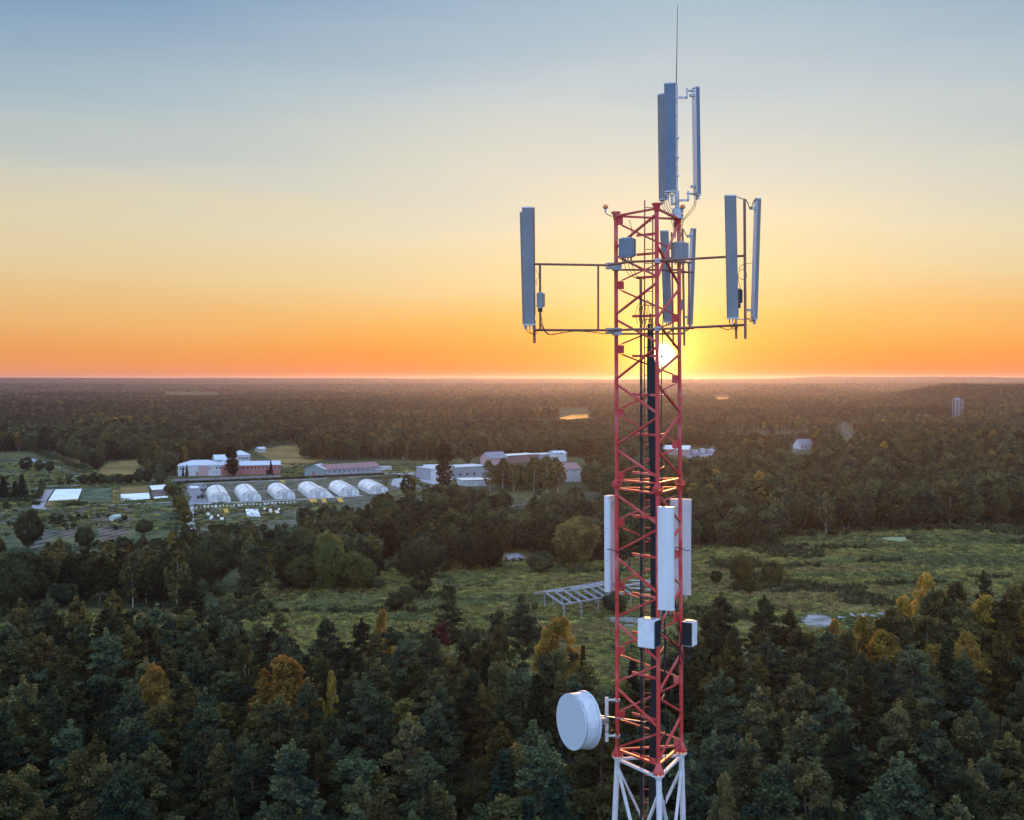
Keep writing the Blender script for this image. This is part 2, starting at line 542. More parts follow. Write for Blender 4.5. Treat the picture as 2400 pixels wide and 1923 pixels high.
def soil(name, a, b, sx, sy, scale=0.2, stripes=None):
    """field material; stripes = (direction angle, period) for planted rows"""
    m = mat(name, a, 0.95, 0, b, scale, 7, spec=0.1)
    if stripes:
        N, L = m.node_tree.nodes, m.node_tree.links
        tc = N.new('ShaderNodeTexCoord')
        mp = N.new('ShaderNodeMapping'); mp.inputs['Rotation'].default_value = (0, 0, stripes[0])
        L.new(tc.outputs['Object'], mp.inputs[0])
        wv = N.new('ShaderNodeTexWave'); wv.inputs['Scale'].default_value = 0.314 / stripes[1]
        wv.inputs['Distortion'].default_value = 1.0; wv.inputs['Detail'].default_value = 2
        L.new(mp.outputs[0], wv.inputs[0])
        mr = N.new('ShaderNodeMapRange'); mr.inputs[3].default_value = 0.45; mr.inputs[4].default_value = 1.25
        L.new(wv.outputs['Fac'], mr.inputs[0])
        mu = N.new('ShaderNodeMix'); mu.data_type = 'RGBA'; mu.blend_type = 'MULTIPLY'; mu.inputs[0].default_value = 1
        bc = N['Principled BSDF'].inputs['Base Color']
        L.new(bc.links[0].from_socket, mu.inputs[6]); L.new(mr.outputs[0], mu.inputs[7])
        L.new(mu.outputs[2], bc)
    return m



# ------------------------------------------------------------------ lattice mast
LEG = {'L': ((504, 1443.5), (1764, 1447.0), 24.05), 'F': ((484, 1539.0), (1806, 1543.5), 22.85), 'R': ((511, 1591.0), (1755, 1597.0), 24.35)}


def LP(i, py):
    (y0, x0), (y1, x1), Y = LEG[i]
    return P(x0 + (x1 - x0) * (py - y0) / (y1 - y0), py, Y)


CEN = Vector((2.98, 23.75, 0))


def build_mast():
    base = thing('lattice_mast', (3.0, 23.75, 0), 'tall three-legged lattice mast painted red above and white below, rising from the forest', 'mast')
    # legs: red upper part
    for k, (y0, y1) in (('L', (500, 1770)), ('F', (480, 1812)), ('R', (507, 1760))):
        mb = MB()
        a, b = LP(k, y0), LP(k, y1)
        mb.tube(a, b, 0.043, n=14)
        # couplings with bolts
        mid = {'L': 1136, 'F': 1148, 'R': 1134}[k]
        c = LP(k, mid)
        mb.tube(c + Vector((0, 0, .035)), c + Vector((0, 0, .008)), 0.115, n=18)
        mb.tube(c + Vector((0, 0, -.004)), c + Vector((0, 0, -.035)), 0.115, n=18)
        mb.tube(c + Vector((0, 0, .12)), c + Vector((0, 0, .035)), 0.05, 0.085, n=14)
        mb.tube(c + Vector((0, 0, -.035)), c + Vector((0, 0, -.12)), 0.085, 0.05, n=14)
        for j in range(8):
            t = j * math.pi / 4
            q = c + Vector((0.098 * math.cos(t), 0.098 * math.sin(t), 0))
            mb.tube(q + Vector((0, 0, -.06)), q + Vector((0, 0, .06)), 0.009, n=6)
        c = b
        mb.tube(c + Vector((0, 0, .02)), c + Vector((0, 0, .0)), 0.122, n=20)
        mb.tube(c + Vector((0, 0, .20)), c + Vector((0, 0, .02)), 0.045, 0.105, n=14)
        for j in range(8):
            t = j * math.pi / 4 + .2
            q = c + Vector((0.104 * math.cos(t), 0.104 * math.sin(t), 0))
            mb.tube(q + Vector((0, 0, -.04)), q + Vector((0, 0, .05)), 0.009, n=6)
        # head plate
        c = a
        mb.tube(c + Vector((0, 0, .03)), c, 0.10, 0.11, n=6)
        mb.tube(c, c - Vector((0, 0, .16)), 0.085, 0.045, n=10)
        d = (CEN - Vector((c.x, c.y, 0))).normalized() * 0.09
        mb.box(c + d - Vector((0, 0, .16)), 0.13, 0.02, 0.2, math.atan2(d.y, d.x))
        o = mb.build('leg', 'red', base, True)
    # lower white legs, flaring to the ground
    foot = {}
    top = {'L': (1447.5, 1774, 24.05), 'F': (1544, 1818, 22.85), 'R': (1597, 1766, 24.35)}
    low = {'L': (1441.0, 1923), 'F': (1545, 1923), 'R': (1601.5, 1923)}
    for k in 'LFR':
        a = P(*top[k])
        sx = P(low[k][0], 1923, top[k][2])
        out = (Vector((a.x, a.y, 0)) - CEN)
        d = Vector(((sx.x - a.x) / (sx.z - a.z), -out.y * 0.05, 0))
        b = Vector((a.x + d.x * (0 - a.z), a.y - d.y * (0 - a.z) * -1 * 0 + out.y * 0.05 * (a.z), 0))
        foot[k] = (a, b)
        mb = MB()
        mb.tube(a + Vector((0, 0, .015)), a + Vector((0, 0, -.008)), 0.122, n=20)
        mb.tube(a, a + Vector((0, 0, -.10)), 0.09, 0.064, n=12)
        mb.tube(a, b, 0.060, 0.13, n=14)
        mb.box(b + Vector((0, 0, .15)), 0.9, 0.9, 0.3)
        mb.build('lower_leg', 'white', base, True)

    def brace(p, q, r=0.022, m='red', name='brace', e=0.04):
        p, q = Vector(p), Vector(q)
        d = (q - p).normalized()
        mb = MB()
        mb.beam(p + d * e, q - d * e, r * 2.1, r * 1.7)
        # flattened bolted ends
        mb.beam(p + d * e * .5, p + d * (e + .06), r * 2.6, 0.012)
        mb.beam(q - d * e * .5, q - d * (e + .06), r * 2.6, 0.012)
        return mb.build(name, m, base)

    FL = [('L', 581, 'F', 502), ('L', 600, 'F', 648), ('F', 663, 'L', 737), ('L', 750, 'F', 802), ('F', 813, 'L', 889), ('L', 901, 'F', 969), ('F', 979, 'L', 1043),
          ('L', 1054, 'F', 1120), ('L', 1160, 'F', 1229), ('F', 1242, 'L', 1293), ('L', 1307, 'F', 1391), ('F', 1403, 'L', 1446), ('L', 1460, 'F', 1549),
          ('F', 1560, 'L', 1598), ('L', 1613, 'F', 1706), ('F', 1720, 'L', 1752)]
    FR = [('F', 655, 'R', 520), ('F', 575, 'R', 668), ('F', 746, 'R', 678), ('F', 756, 'R', 822), ('F', 876, 'R', 831), ('F', 901, 'R', 965), ('R', 974, 'F', 1043), ('F', 1057, 'R', 1115),
          ('F', 1160, 'R', 1224), ('R', 1234, 'F', 1315), ('F', 1327, 'R', 1370), ('R', 1380, 'F', 1471), ('F', 1482, 'R', 1519), ('R', 1532, 'F', 1625),
          ('F', 1636, 'R', 1669), ('R', 1677, 'F', 1783)]
    BK = [('L', 522, 'R', 592), ('R', 596, 'L', 664), ('L', 676, 'R', 742), ('R', 750, 'L', 812), ('L', 826, 'R', 884), ('R', 896, 'L', 962), ('L', 976, 'R', 1037), ('R', 1048, 'L', 1112),
          ('R', 1158, 'L', 1218), ('L', 1232, 'R', 1294), ('R', 1304, 'L', 1367), ('L', 1383, 'R', 1441), ('R', 1452, 'L', 1518), ('L', 1533, 'R', 1589), ('R', 1600, 'L', 1670),
          ('L', 1685, 'R', 1734)]
    for a, ya, b, yb in FL + FR:
        brace(LP(a, ya), LP(b, yb))
    for a, ya, b, yb in BK:
        p, q = LP(a, ya), LP(b, yb)
        brace(p, q, 0.018, e=0.16)
    for k, ys in (('L', (669, 819, 969, 1116, 1225, 1375, 1526, 1677)), ('R', (594, 746, 889, 1042, 1299, 1446, 1594, 1739))):
        o_ = LP('R' if k == 'L' else 'L', 900)
        for y in ys:
            c = LP(k, y)
            d = Vector((o_.x - c.x, o_.y - c.y, 0)).normalized()
            MB().box(c + d * 0.10, 0.15, 0.014, 0.17, math.atan2(d.y, d.x)).build('gusset_plate', 'red', base)
    # rings of horizontals: (rows on L, F, R)
    for yl, yf, yr, r in ((507, 489, 514, 0.024), (1126, 1133, 1122, 0.022), (1145, 1157, 1143, 0.022), (1757, 1793, 1748, 0.026)):
        p, q, s = LP('L', yl), LP('F', yf), LP('R', yr)
        for a, b in ((p, q), (q, s), (p, s)):
            brace(a, b, r, 'red', 'ring_bar', 0.05)
    wl, wf, wr = foot['L'][0] - Vector((0, 0, .05)), foot['F'][0] - Vector((0, 0, .05)), foot['R'][0] - Vector((0, 0, .05))
    for a, b in ((wl, wf), (wf, wr), (wl, wr)):
        brace(a, b, 0.03, 'white', 'ring_bar', 0.06)

    # white X bracing of the flared part: the first panel, then the rest down to the ground
    def at_z(k, z):
        a, b = foot[k]
        t = (a.z - z) / (a.z - b.z)
        return a.lerp(b, t)
    z0 = min(wl.z, wr.z) - .12
    pan = [z0]
    while pan[-1] > 1:
        pan.append(max(pan[-1] - 3.4, 0.3))
    for a, b in (('L', 'F'), ('F', 'R'), ('L', 'R')):
        brace(at_z(a, pan[0]), at_z(b, pan[1]), 0.028, 'white')
        brace(at_z(b, pan[0] - .15), at_z(a, pan[1]), 0.028, 'white')
    mb = MB()
    for z1, z2 in zip(pan[1:], pan[2:]):
        for a, b in (('L', 'F'), ('F', 'R'), ('L', 'R')):
            mb.beam(at_z(a, z1), at_z(b, z2), .06, .06); mb.beam(at_z(b, z1), at_z(a, z2), .055, .055); mb.beam(at_z(a, z1), at_z(b, z1), .06, .06)
    tag(mb.build('lower_brace', 'white', base), kind='stuff')
    # ladder inside, with rungs
    z1, z2 = P(1510, 465, 23.9).z, 0.3
    lx, rx, ly = 1511, 1530, 23.9
    mb = MB()
    A, B = P(lx, 470, ly), P(rx, 505, ly)
    sh = 0.0022
    botA, botB = Vector((A.x + .1, ly, z2)), Vector((B.x + .1, ly, z2))
    mb.tube(A, botA, 0.014, n=6); mb.tube(B, botB, 0.014, n=6)
    lad = mb.build('ladder', 'brown', base)
    z = A.z - .15
    mb = MB()
    n = 0
    while z > 40:
        t = (A.z - z) / (A.z - z2)
        a, b = A.lerp(botA, t), B.lerp(botB, (B.z - z) / (B.z - z2))
        m1 = MB().tube(a, b, 0.009, n=6) if n < 60 else mb.tube(a, b, 0.009, n=6)
        if n < 60:
            m1.build('rung', 'red', lad)
        z -= 0.30; n += 1
    # cable brackets (channels) across the shaft, sunlit on top
    for i, y in enumerate((553, 598, 652, 742, 835, 925, 1017, 1108, 1209, 1299, 1391, 1482, 1577, 1673, 1766)):
        a = P(1482 if i > 2 else 1492, y, 23.85); b = a + Vector((0.45 if i > 2 else .36, -0.42, -0.01))
        mb = MB().beam(a, b, .012, .05).beam(a + Vector((0, .02, .024)), b + Vector((0, .02, .024)), .05, .006)
        mb.build('cable_bracket', 'red', base)
    for i, y in enumerate((836, 928, 1020, 1100, 1206, 1385, 1530, 1645, 1735)):
        a = P(1548, y, 23.9); b = a + Vector((0.16, 0.55, 0))
        MB().beam(a, b, .012, .04).build('cable_bracket', 'red', base)
    return foot


MAST_FOOT = build_mast()


def build_cables():
    # thick bundle down the shaft
    rnd = random.Random(3)
    mb = MB()
    for i in range(16):
        ox, oy = (i % 8) * 0.0225, (i // 8) * 0.03
        y0 = rnd.choice((735, 760, 775, 800))
        pts = [P(1519, y0, 23.55) + Vector((ox * .6, oy + .02, 0))]
        for y, x in ((870, 1517.5), (1000, 1520), (1120, 1524), (1300, 1526), (1500, 1526.5), (1700, 1526), (1923, 1522)):
            pts.append(P(x, y, 23.55) + Vector((ox, oy + rnd.uniform(-.004, .004), 0)))
        pts += [Vector((pts[-1].x, 23.55, 20)), Vector((pts[-1].x, 23.55, .3))]
        mb.path(pts, 0.0115, 5)
    tag(mb.build('cable_bundle', 'black', None, True), 'thick black bundle of feeder cables running down inside the mast', 'cable')
    for (x0, x1, x2, top), lab in (((1500, 1501.5, 1501, 655), 'pair of thin black cables hanging inside the mast left of the ladder'),):
        mb = MB()
        for d in (0, .03):
            mb.path([P(x0, top, 23.7) + Vector((d, 0, 0)), P(x1, 1000, 23.7) + Vector((d, 0, 0)), P(x1, 1500, 23.7) + Vector((d, 0, 0)), P(x2, 1923, 23.7) + Vector((d, 0, 0)), Vector((P(x2, 1923, 23.7).x + d, 23.7, .3))], 0.014, 6)
        tag(mb.build('cable_pair', 'black', None, True), lab, 'cable')
    mb = MB()
    mb.path([P(1556, 690, 24.0), P(1551, 850, 24.0), P(1550, 1060, 24.0), P(1551, 1200, 24.0), P(1556, 1400, 24.1), P(1558, 1600, 24.1), P(1559, 1923, 24.1), Vector((P(1559, 1923, 24.1).x, 24.1, .3))], 0.012, 6)
    tag(mb.build('cable', 'black', None, True), 'single dark cable behind the front leg of the mast', 'cable')

    def cable(lab, pts, r=.008):
        tag(MB().path([P(*p) for p in pts], r, 6).build('cable', 'black', None, True), lab, 'cable', 'loose jumper cables on the mast')
    # jumpers of the top antennas
    for lab_, px_, py_, Y_, qx, qy, qY in (('left arm antenna', 1237, 765, 23.3, 1262, 772, 23.4), ('right arm antenna', 1714, 750, 21.9, 1730, 763, 22.0), ('front white antenna', 1556, 1434, 22.5, 1546, 1462, 22.8),
                                           ('left white antenna', 1427, 1388, 24.1, 1446, 1404, 24.0), ('right white antenna', 1592, 1398, 24.7, 1597, 1420, 24.3)):
        for k_, dx in enumerate((-4, 4)):
            cable('%s jumper drooping below the %s' % (('first', 'second')[k_], lab_), [(px_ + dx, py_, Y_), (px_ + dx + 1, py_ + 10 + k_ * 3, Y_), ((px_ + qx) / 2 + dx, max(py_, qy) + 10 + k_ * 4, (Y_ + qY) / 2), (qx, qy, qY)], .006)
    cable('feed cable running from the dish to the left leg', [(1408, 1700, 23.9), (1420, 1716, 23.9), (1434, 1712, 23.9), (1448, 1722, 24.0), (1450, 1760, 24.0)], .009)
    cable('jumper from the right top antenna curving down to the mast head', [(1629, 462, 24.6), (1626, 482, 24.6), (1612, 502, 24.6), (1600, 518, 24.5), (1593, 545, 24.4)])
    cable('second jumper beside the right top antenna', [(1632, 460, 24.6), (1629, 486, 24.6), (1614, 506, 24.6), (1602, 520, 24.5), (1595, 560, 24.4)], .006)
    for i, dx in enumerate((0, 6, 11, 17)):
        cable('thin jumper under the top antennas, %s from the left' % ('first', 'second', 'third', 'fourth')[i],
              [(1549 + dx, 470 - dx * .6, 24.0), (1552 + dx, 482, 24.0), (1562 + dx, 500, 24.1), (1574 + dx * .6, 520, 24.2), (1583, 560, 24.3)], .006)
    cable('hanging cable loop inside the mast head', [(1475, 516, 23.7), (1480, 535, 23.7), (1481, 560, 23.7)], .006)
    cable('cable running under the lower bar of the left arm', [(1265, 745, 23.5), (1272, 768, 23.4), (1285, 784, 23.4), (1310, 782, 23.4), (1345, 777, 23.4), (1390, 779, 23.5), (1420, 783, 23.7), (1450, 776, 23.8)], .009)
    cable('second cable sagging below the left arm', [(1268, 740, 23.5), (1276, 772, 23.4), (1292, 785, 23.4), (1320, 779, 23.4)], .007)
    cable('cable sagging under the lower bar of the right arm', [(1722, 757, 22.0), (1716, 769, 22.0), (1703, 773, 22.0), (1683, 767, 22.0), (1640, 768, 22.2)], .009)
    cable('curled cable between the right arm antennas', [(1732, 718, 22.0), (1733, 700, 22.0), (1736, 680, 22.0), (1730, 655, 22.0), (1733, 636, 22.0), (1745, 633, 22.1), (1750, 648, 22.1), (1742, 656, 22.0), (1731, 650, 22.0)], .006)
    cable('thin cable from the far right antenna to its pole', [(1768, 617, 22.2), (1752, 618, 22.1), (1738, 622, 22.0), (1731, 634, 22.0)], .006)
    cable('thin cable loop behind the left arm antenna', [(1255, 633, 23.5), (1261, 640, 23.5), (1263, 650, 23.5), (1257, 656, 23.5), (1257, 668, 23.5)], .005)
    for i in range(5):
        x = 1486 + i * 7
        cable('curly cable loop inside the mast above the sun, %s' % ('far left', 'second', 'middle', 'fourth', 'far right')[i],
              [(x + 8, 760 + i * 3, 23.6), (x + 4, 735, 23.6), (x + 12 - i, 712 - (i % 2) * 8, 23.6), (x + 20, 722, 23.5), (x + 22, 750, 23.5), (x + 14, 770, 23.5)], .006)
    for i in range(3):
        cable('dark jumper below the left radio unit in the mast head, number %s' % ('one', 'two', 'three')[i],
              [(1462 + i * 9, 600, 23.4), (1464 + i * 9, 622, 23.4), (1476 + i * 8, 646, 23.5), (1500 + i * 5, 655, 23.6)], .006)
    cable('long black cable looping from the left leg above the front radio box', [(1451, 1290, 23.9), (1467, 1293, 23.7), (1475, 1310, 23.6), (1473, 1328, 23.6), (1456, 1340, 23.7), (1452, 1352, 23.8), (1456, 1375, 23.8), (1468, 1390, 23.7), (1492, 1402, 23.6), (1520, 1400, 23.6)], .011)
    cable('short cable from the left white antenna to the leg', [(1422, 1288, 23.9), (1435, 1289, 23.9), (1450, 1297, 23.9)], .011)
    cable('short cable from the right white antenna to the leg', [(1582, 1284, 24.1), (1595, 1285, 24.2), (1608, 1291, 24.3), (1618, 1290, 24.3)], .010)
    cable('cable dropping along the right leg past the right radio box', [(1583, 1400, 24.0), (1586, 1440, 24.0), (1592, 1470, 24.1), (1596, 1500, 24.1), (1592, 1535, 24.1), (1594, 1560, 24.1)], .013)
    cable('cable running from the front leg down to the right leg', [(1553, 1482, 23.2), (1566, 1494, 23.4), (1580, 1510, 23.8), (1594, 1522, 24.0), (1600, 1545, 24.1)], .014)
    cable('coiled cable loop under the right radio box', [(1597, 1528, 24.1), (1592, 1545, 24.1), (1598, 1556, 24.1), (1608, 1552, 24.1), (1612, 1535, 24.1), (1613, 1515, 24.1)], .008)
    cable('thin curved cable between the two radio boxes', [(1563, 1545, 23.6), (1557, 1520, 23.6), (1559, 1506, 23.6), (1568, 1501, 23.7)], .006)


build_cables()


def antenna(name, lab, t, b, Y, w, d, az, m, me='radome_edge', group=None, cap=True, Yb=None, plugs=3):
    """panel antenna between two photograph points (centre top, centre bottom); az: degrees, 0 faces the camera, + turns its face to the right"""
    T, B = P(t[0], t[1], Y), P(b[0], b[1], Yb or Y)
    root = thing(name, B, lab, 'antenna', group)
    a = R(az)
    fr = Vector((math.sin(a), -math.cos(a), 0))     # facing
    sd = Vector((math.cos(a), math.sin(a), 0))
    pr = [(-.5, 0), (-.5, .55), (-.42, .88), (-.25, 1), (.25, 1), (.42, .88), (.5, .55), (.5, 0)]
    poly = [sd * (x * w) + fr * ((y - .5) * d) for x, y in pr]
    body = MB().prism(poly, B + Vector((0, 0, .02)), T - Vector((0, 0, .02))).build('radome', m, root, True)
    bk = [sd * (x * w * .86) + fr * ((y - .5) * d) for x, y in ((-.5, -.12), (-.5, .01), (.5, .01), (.5, -.12))]
    MB().prism(bk, B + Vector((0, 0, .05)), T - Vector((0, 0, .05))).build('back_plate', me, root)
    caps = [p * 1.05 for p in poly]
    MB().prism(caps, T - Vector((0, 0, .025)), T).build('end_cap', me if cap else m, root)
    MB().prism(caps, B, B + Vector((0, 0, .025))).build('end_cap', me if cap else m, root)
    for z in (.33, .66):
        q = B.lerp(T, z) + sd * (w * .5)
        MB().box(q - fr * (d * .1), .006, d * .5, .012, math.atan2(sd.y, sd.x)).build('seam', 'steel', root)
    MB().box(B + Vector((0, 0, .16)) - fr * (d * .13) + sd * (w * .503), .004, d * .45, .10, math.atan2(sd.y, sd.x)).build('label_plate', 'radome_white', root)
    for i in range(plugs):
        q = B + sd * ((i - (plugs - 1) / 2) * w * .28)
        MB().tube(q, q - Vector((0, 0, .09)), .014, n=6).build('connector', 'steel', root)
    for z in (.08, .92):
        q = B.lerp(T, z) - fr * (d * .55)
        MB().box(q - fr * .05, .06, .12, .05, math.atan2(sd.y, sd.x)).build('bracket', 'steel', root)
    return root


def arm_bar(mb, a, b, r=.024):
    mb.tube(a, b, r, n=8)


def build_head():
    # pole with whip on the right rear leg
    top, bot = P(1585.5, 200, 24.35), P(1587.5, 516, 24.35)
    root = thing('top_pole', bot, 'grey steel pole on the right corner of the mast head, tipped by a whip', 'pole')
    mb = MB().tube(bot, P(1586, 448, 24.35), .052, n=12).tube(P(1586, 448, 24.35), top, .028, n=10)
    mb.tube(bot + Vector((0, 0, .02)), bot + Vector((0, 0, .26)), .13, .10, n=10)
    mb.build('pole_shaft', 'steel', root, True)
    MB().tube(P(1585, 215, 24.35), P(1588, 12, 24.35), .011, .005, n=6).build('whip', 'black', root)
    for y in (324, 370, 412):
        MB().box(P(1588, y, 24.33), .05, .09, .04).build('clamp', 'steel', root)
    for y, ys in ((229, 207), (470, 448)):
        a = P(1590, y, 24.3); b = P(1610 + (y > 300) * 3, y, 24.3)
        mb = MB().beam(a, b, .035, .045).beam(b + Vector((0, 0, -.02)), P(1610 + (y > 300) * 3, ys, 24.3), .035, .035)
        mb.tube(P(1610, ys + 6, 24.3), P(1626, ys + 7, 24.5), .02, n=8)
        mb.build('offset_bracket', 'steel', root)
    MB().tube(P(1575, 456, 24.0), P(1575, 480, 24.0), .03, n=8).tube(P(1575, 480, 24), P(1586, 476, 24.35), .025, n=8).tube(P(1566, 455, 24), P(1566, 470, 24), .02, n=8).build('offset_bracket', 'steel', root)
    antenna('panel_antenna', 'blue-grey panel antenna in front of the top pole, largest of the three', (1569.5, 195), (1571, 451), 23.9, .235, .13, -14, 'radome_blue', group='antennas on the top pole')
    antenna('panel_antenna', 'grey panel antenna at the left behind the front one on the top pole', (1550, 221), (1553, 470), 24.55, .20, .12, -64, 'radome', group='antennas on the top pole')
    antenna('panel_antenna', 'slim panel antenna held out on brackets right of the top pole', (1631.5, 205), (1635, 459), 24.7, .20, .10, 112, 'radome_blue', group='antennas on the top pole')

    # left arm
    YL = 23.45
    root = thing('mounting_arm', P(1436, 774, 23.9), 'dark steel frame reaching out left of the mast with two bars and uprights', 'bracket', 'side arms of the mast')
    a1, a2 = P(1252, 619.5, YL), P(1420, 622, 23.75)
    b1, b2 = P(1252, 774, YL), P(1420, 774.5, 23.75)
    MB().tube(a1, a2, .024, n=8).build('bar', 'brown', root)
    MB().tube(b1, b2, .026, n=8).build('bar', 'brown', root)
    MB().tube(P(1265.5, 620, YL), P(1266.5, 774, YL), .024, n=8).build('upright', 'brown', root)
    MB().tube(P(1402, 622, 23.7), P(1402, 774, 23.7), .022, n=8).build('upright', 'brown', root)
    MB().tube(P(1250, 487, 23.55), P(1252.5, 805, 23.55), .030, n=8).build('upright', 'brown', root)
    for y in (624, 776):
        c = P(1433, y, 23.9)
        MB().box(c, .22, .16, .13, .2).build('clamp', 'steel', root)
        MB().box(P(1446, y + 2, 23.95), .16, .18, .16, .2).build('clamp', 'steel', root)
    antenna('panel_antenna', 'wide grey panel antenna on the end of the left arm', (1236.5, 486), (1241.5, 763), 23.3, .235, .13, -6, 'radome', group='antennas on the side arms')
    antenna('panel_antenna', 'narrow panel antenna half hidden behind the wide one on the left arm', (1224.5, 497), (1231, 762), 23.75, .17, .10, -75, 'radome', group='antennas on the side arms')
    # right arm
    YR = 22.0
    root = thing('mounting_arm', P(1600, 768, 23), 'dark steel arm with two bars reaching out right of the mast', 'bracket', 'side arms of the mast')
    MB().tube(P(1540, 612, 22.78), P(1744, 600, YR), .024, n=8).build('bar', 'brown', root)
    MB().tube(P(1540, 772, 22.78), P(1747, 762, YR), .026, n=8).build('bar', 'brown', root)
    MB().tube(P(1745, 467, YR), P(1747, 795, YR), .028, n=8).build('upright', 'brown', root)
    MB().tube(P(1725, 748, YR + .1), P(1725.5, 795, YR + .1), .024, n=8).build('upright', 'brown', root)
    MB().tube(P(1727, 462, YR), P(1745, 468, YR), .012, n=6).build('tie_rod', 'steel', root)
    MB().tube(P(1730, 749, YR), P(1745, 750, YR), .012, n=6).build('tie_rod', 'steel', root)
    MB().path([P(1748, 468, YR), P(1753, 477, YR), P(1759, 491, YR), P(1766, 474, YR + .1), P(1773, 464, YR + .1)], .010, 6).build('hinge_arm', 'black', root)
    MB().path([P(1749, 750, YR), P(1755, 747, YR), P(1760, 754, YR), P(1766, 751, YR + .1)], .012, 6).build('hinge_arm', 'black', root)
    antenna('panel_antenna', 'tall grey panel antenna on the right arm, left of its pole', (1712, 458), (1717.5, 748), 21.9, .225, .13, -8, 'radome', group='antennas on the side arms')
    antenna('panel_antenna', 'slim slanted panel antenna at the far right end of the right arm', (1777, 466), (1768.5, 750), 22.1, .20, .085, 98, 'radome', Yb=22.1, group='antennas on the side arms')
    # collar bars round the legs
    root = thing('collar_frame', P(1540, 612, 23), 'steel collar bars clamped round the mast at the side arms', 'bracket')
    for y1, y2, y3, y4 in ((622, 612, 612, 633), (775, 771, 769, 783)):
        MB().tube(P(1425, y1, 23.75), P(1477, y2 + 2, 23.1), .026, n=8).tube(P(1477, y2 + 2, 23.1), P(1541, y2, 22.75), .026, n=8).build('collar_bar', 'brown', root)
        MB().tube(P(1541, y2, 22.75), P(1620, y3 + (4 if y1 < 700 else 0), 23.3), .022, n=8).build('collar_bar', 'brown', root)
        MB().tube(P(1445, y4, 24.6), P(1600, y4, 24.8), .022, n=8).build('collar_bar', 'brown', root)
        MB().box(P(1541, y2, 22.8), .12, .12, .09).build('clamp', 'steel', root)
    # rear arm
    YB = 26.4
    root = thing('mounting_arm', P(1596, 640, 24.6), 'dark steel arm reaching away behind the mast with hanging uprights', 'bracket', 'side arms of the mast')
    for y, yb in ((634, 640), (783, 772)):
        MB().tube(P(1596, y, 24.5), P(1614, yb, YB), .022, n=8).build('bar', 'brown', root)
        MB().tube(P(1560, y, 24.7), P(1580, yb, YB), .022, n=8).build('bar', 'brown', root)
        MB().tube(P(1570, yb, YB), P(1626, yb - 2, YB), .022, n=8).build('bar', 'brown', root)
    MB().tube(P(1599.5, 536, 25.6), P(1604, 811, 25.6), .026, n=8).build('upright', 'brown', root)
    MB().tube(P(1574, 545, 25.8), P(1578, 811, 25.8), .022, n=8).build('upright', 'brown', root)
    MB().tube(P(1614, 615, 26), P(1616, 766, 26), .022, n=8).build('upright', 'brown', root)
    MB().path([P(1603, 540, 25.7), P(1608, 550, 25.8), P(1613, 557, 25.9), P(1618, 545, 26), P(1620, 535, 26.1)], .010, 6).build('hinge_arm', 'black', root)
    antenna('panel_antenna', 'grey panel antenna seen through the mast behind the front leg', (1558, 541), (1567, 757), YB, .19, .12, 20, 'radome', group='antennas on the side arms')
    antenna('panel_antenna', 'slim leaning panel antenna just right of the mast, behind it', (1626, 536), (1618, 762), 26.6, .19, .095, 100, 'radome', group='antennas on the side arms')

    # lower trio of white panels
    antenna('panel_antenna', 'white panel antenna beside the left leg, its pale back turned to the viewer', (1427, 1162), (1428, 1385), 24.2, .31, .15, -118, 'radome_white', group='white antennas halfway up the mast')
    antenna('panel_antenna', 'big white panel antenna on the front leg, facing the viewer', (1560, 1188), (1561, 1430), 22.45, .335, .10, -16, 'radome_white', 'radome_white', group='white antennas halfway up the mast')
    antenna('panel_antenna', 'pinkish white panel antenna behind the right leg', (1596, 1170), (1595, 1394), 24.75, .46, .10, 168, 'radome_edge', 'radome_edge', group='white antennas halfway up the mast')
    # clamps that hold them
    for (x, y, Y) in ((1445, 1162, 24.0), (1447, 1397, 24.0), (1543, 1186, 22.8), (1543, 1432, 22.8), (1597, 1170, 24.45), (1599, 1392, 24.45)):
        pass

    def radio(lab, c, w, d, h, az, fins, cat='radio unit', n=9, face='box', front=False):
        cc = P(*c)
        root = thing('radio_unit', cc, lab, cat, 'radio boxes on the mast')
        a = R(az)
        fr = Vector((math.sin(a), -math.cos(a), 0)); sd = Vector((math.cos(a), math.sin(a), 0))
        MB().box(cc, w, d, h, math.atan2(sd.y, sd.x)).build('housing', face, root)
        mb = MB()
        for i in range(n):
            q = cc + sd * (w / 2 + .012) + fr * ((i - (n - 1) / 2) * d / n * .95)
            mb.box(q, .03, .006, h * .94, math.atan2(sd.y, sd.x))
        if front:
            mb = MB()
            for i in range(13):
                q = cc + sd * ((i - 6) * w / 13) + fr * (d / 2 + .012)
                mb.box(q, .008, .03, h * .95, math.atan2(sd.y, sd.x))
            mb.box(cc + fr * (d / 2 + .003), w * .97, .004, h * .96, math.atan2(sd.y, sd.x))
        mb.build('cooling_fins', fins, root)
        mb = MB()
        mb.box(cc + Vector((0, 0, h / 2 + .012)), w * .7, d * .6, .02, math.atan2(sd.y, sd.x))
        mb.box(cc - Vector((0, 0, h / 2 + .012)), w * .8, d * .7, .02, math.atan2(sd.y, sd.x))
        mb.build('cover', 'steel', root)
        for i in range(4):
            q = cc + sd * ((i - 1.5) * w * .2) - Vector((0, 0, h / 2))
            MB().tube(q, q - Vector((0, 0, .10)), .012, n=6).build('connector', 'black', root)
        MB().box(cc - fr * (d / 2 + .04), w * .3, .08, h * .5, math.atan2(sd.y, sd.x)).build('bracket', 'steel', root)
        return root
    radio('pale grey radio box with dark fins on the front leg below the white antenna', (1521, 1483, 22.55), .36, .30, .56, -32, 'dark')
    radio('radio box with black finned face beside the right leg', (1616, 1484, 23.9), .24, .26, .52, -33, 'dark', front=True)
    radio('grey radio box hung on the left leg in the mast head', (1469, 581, 23.55), .30, .18, .38, -22, 'radome', face='radome_blue')
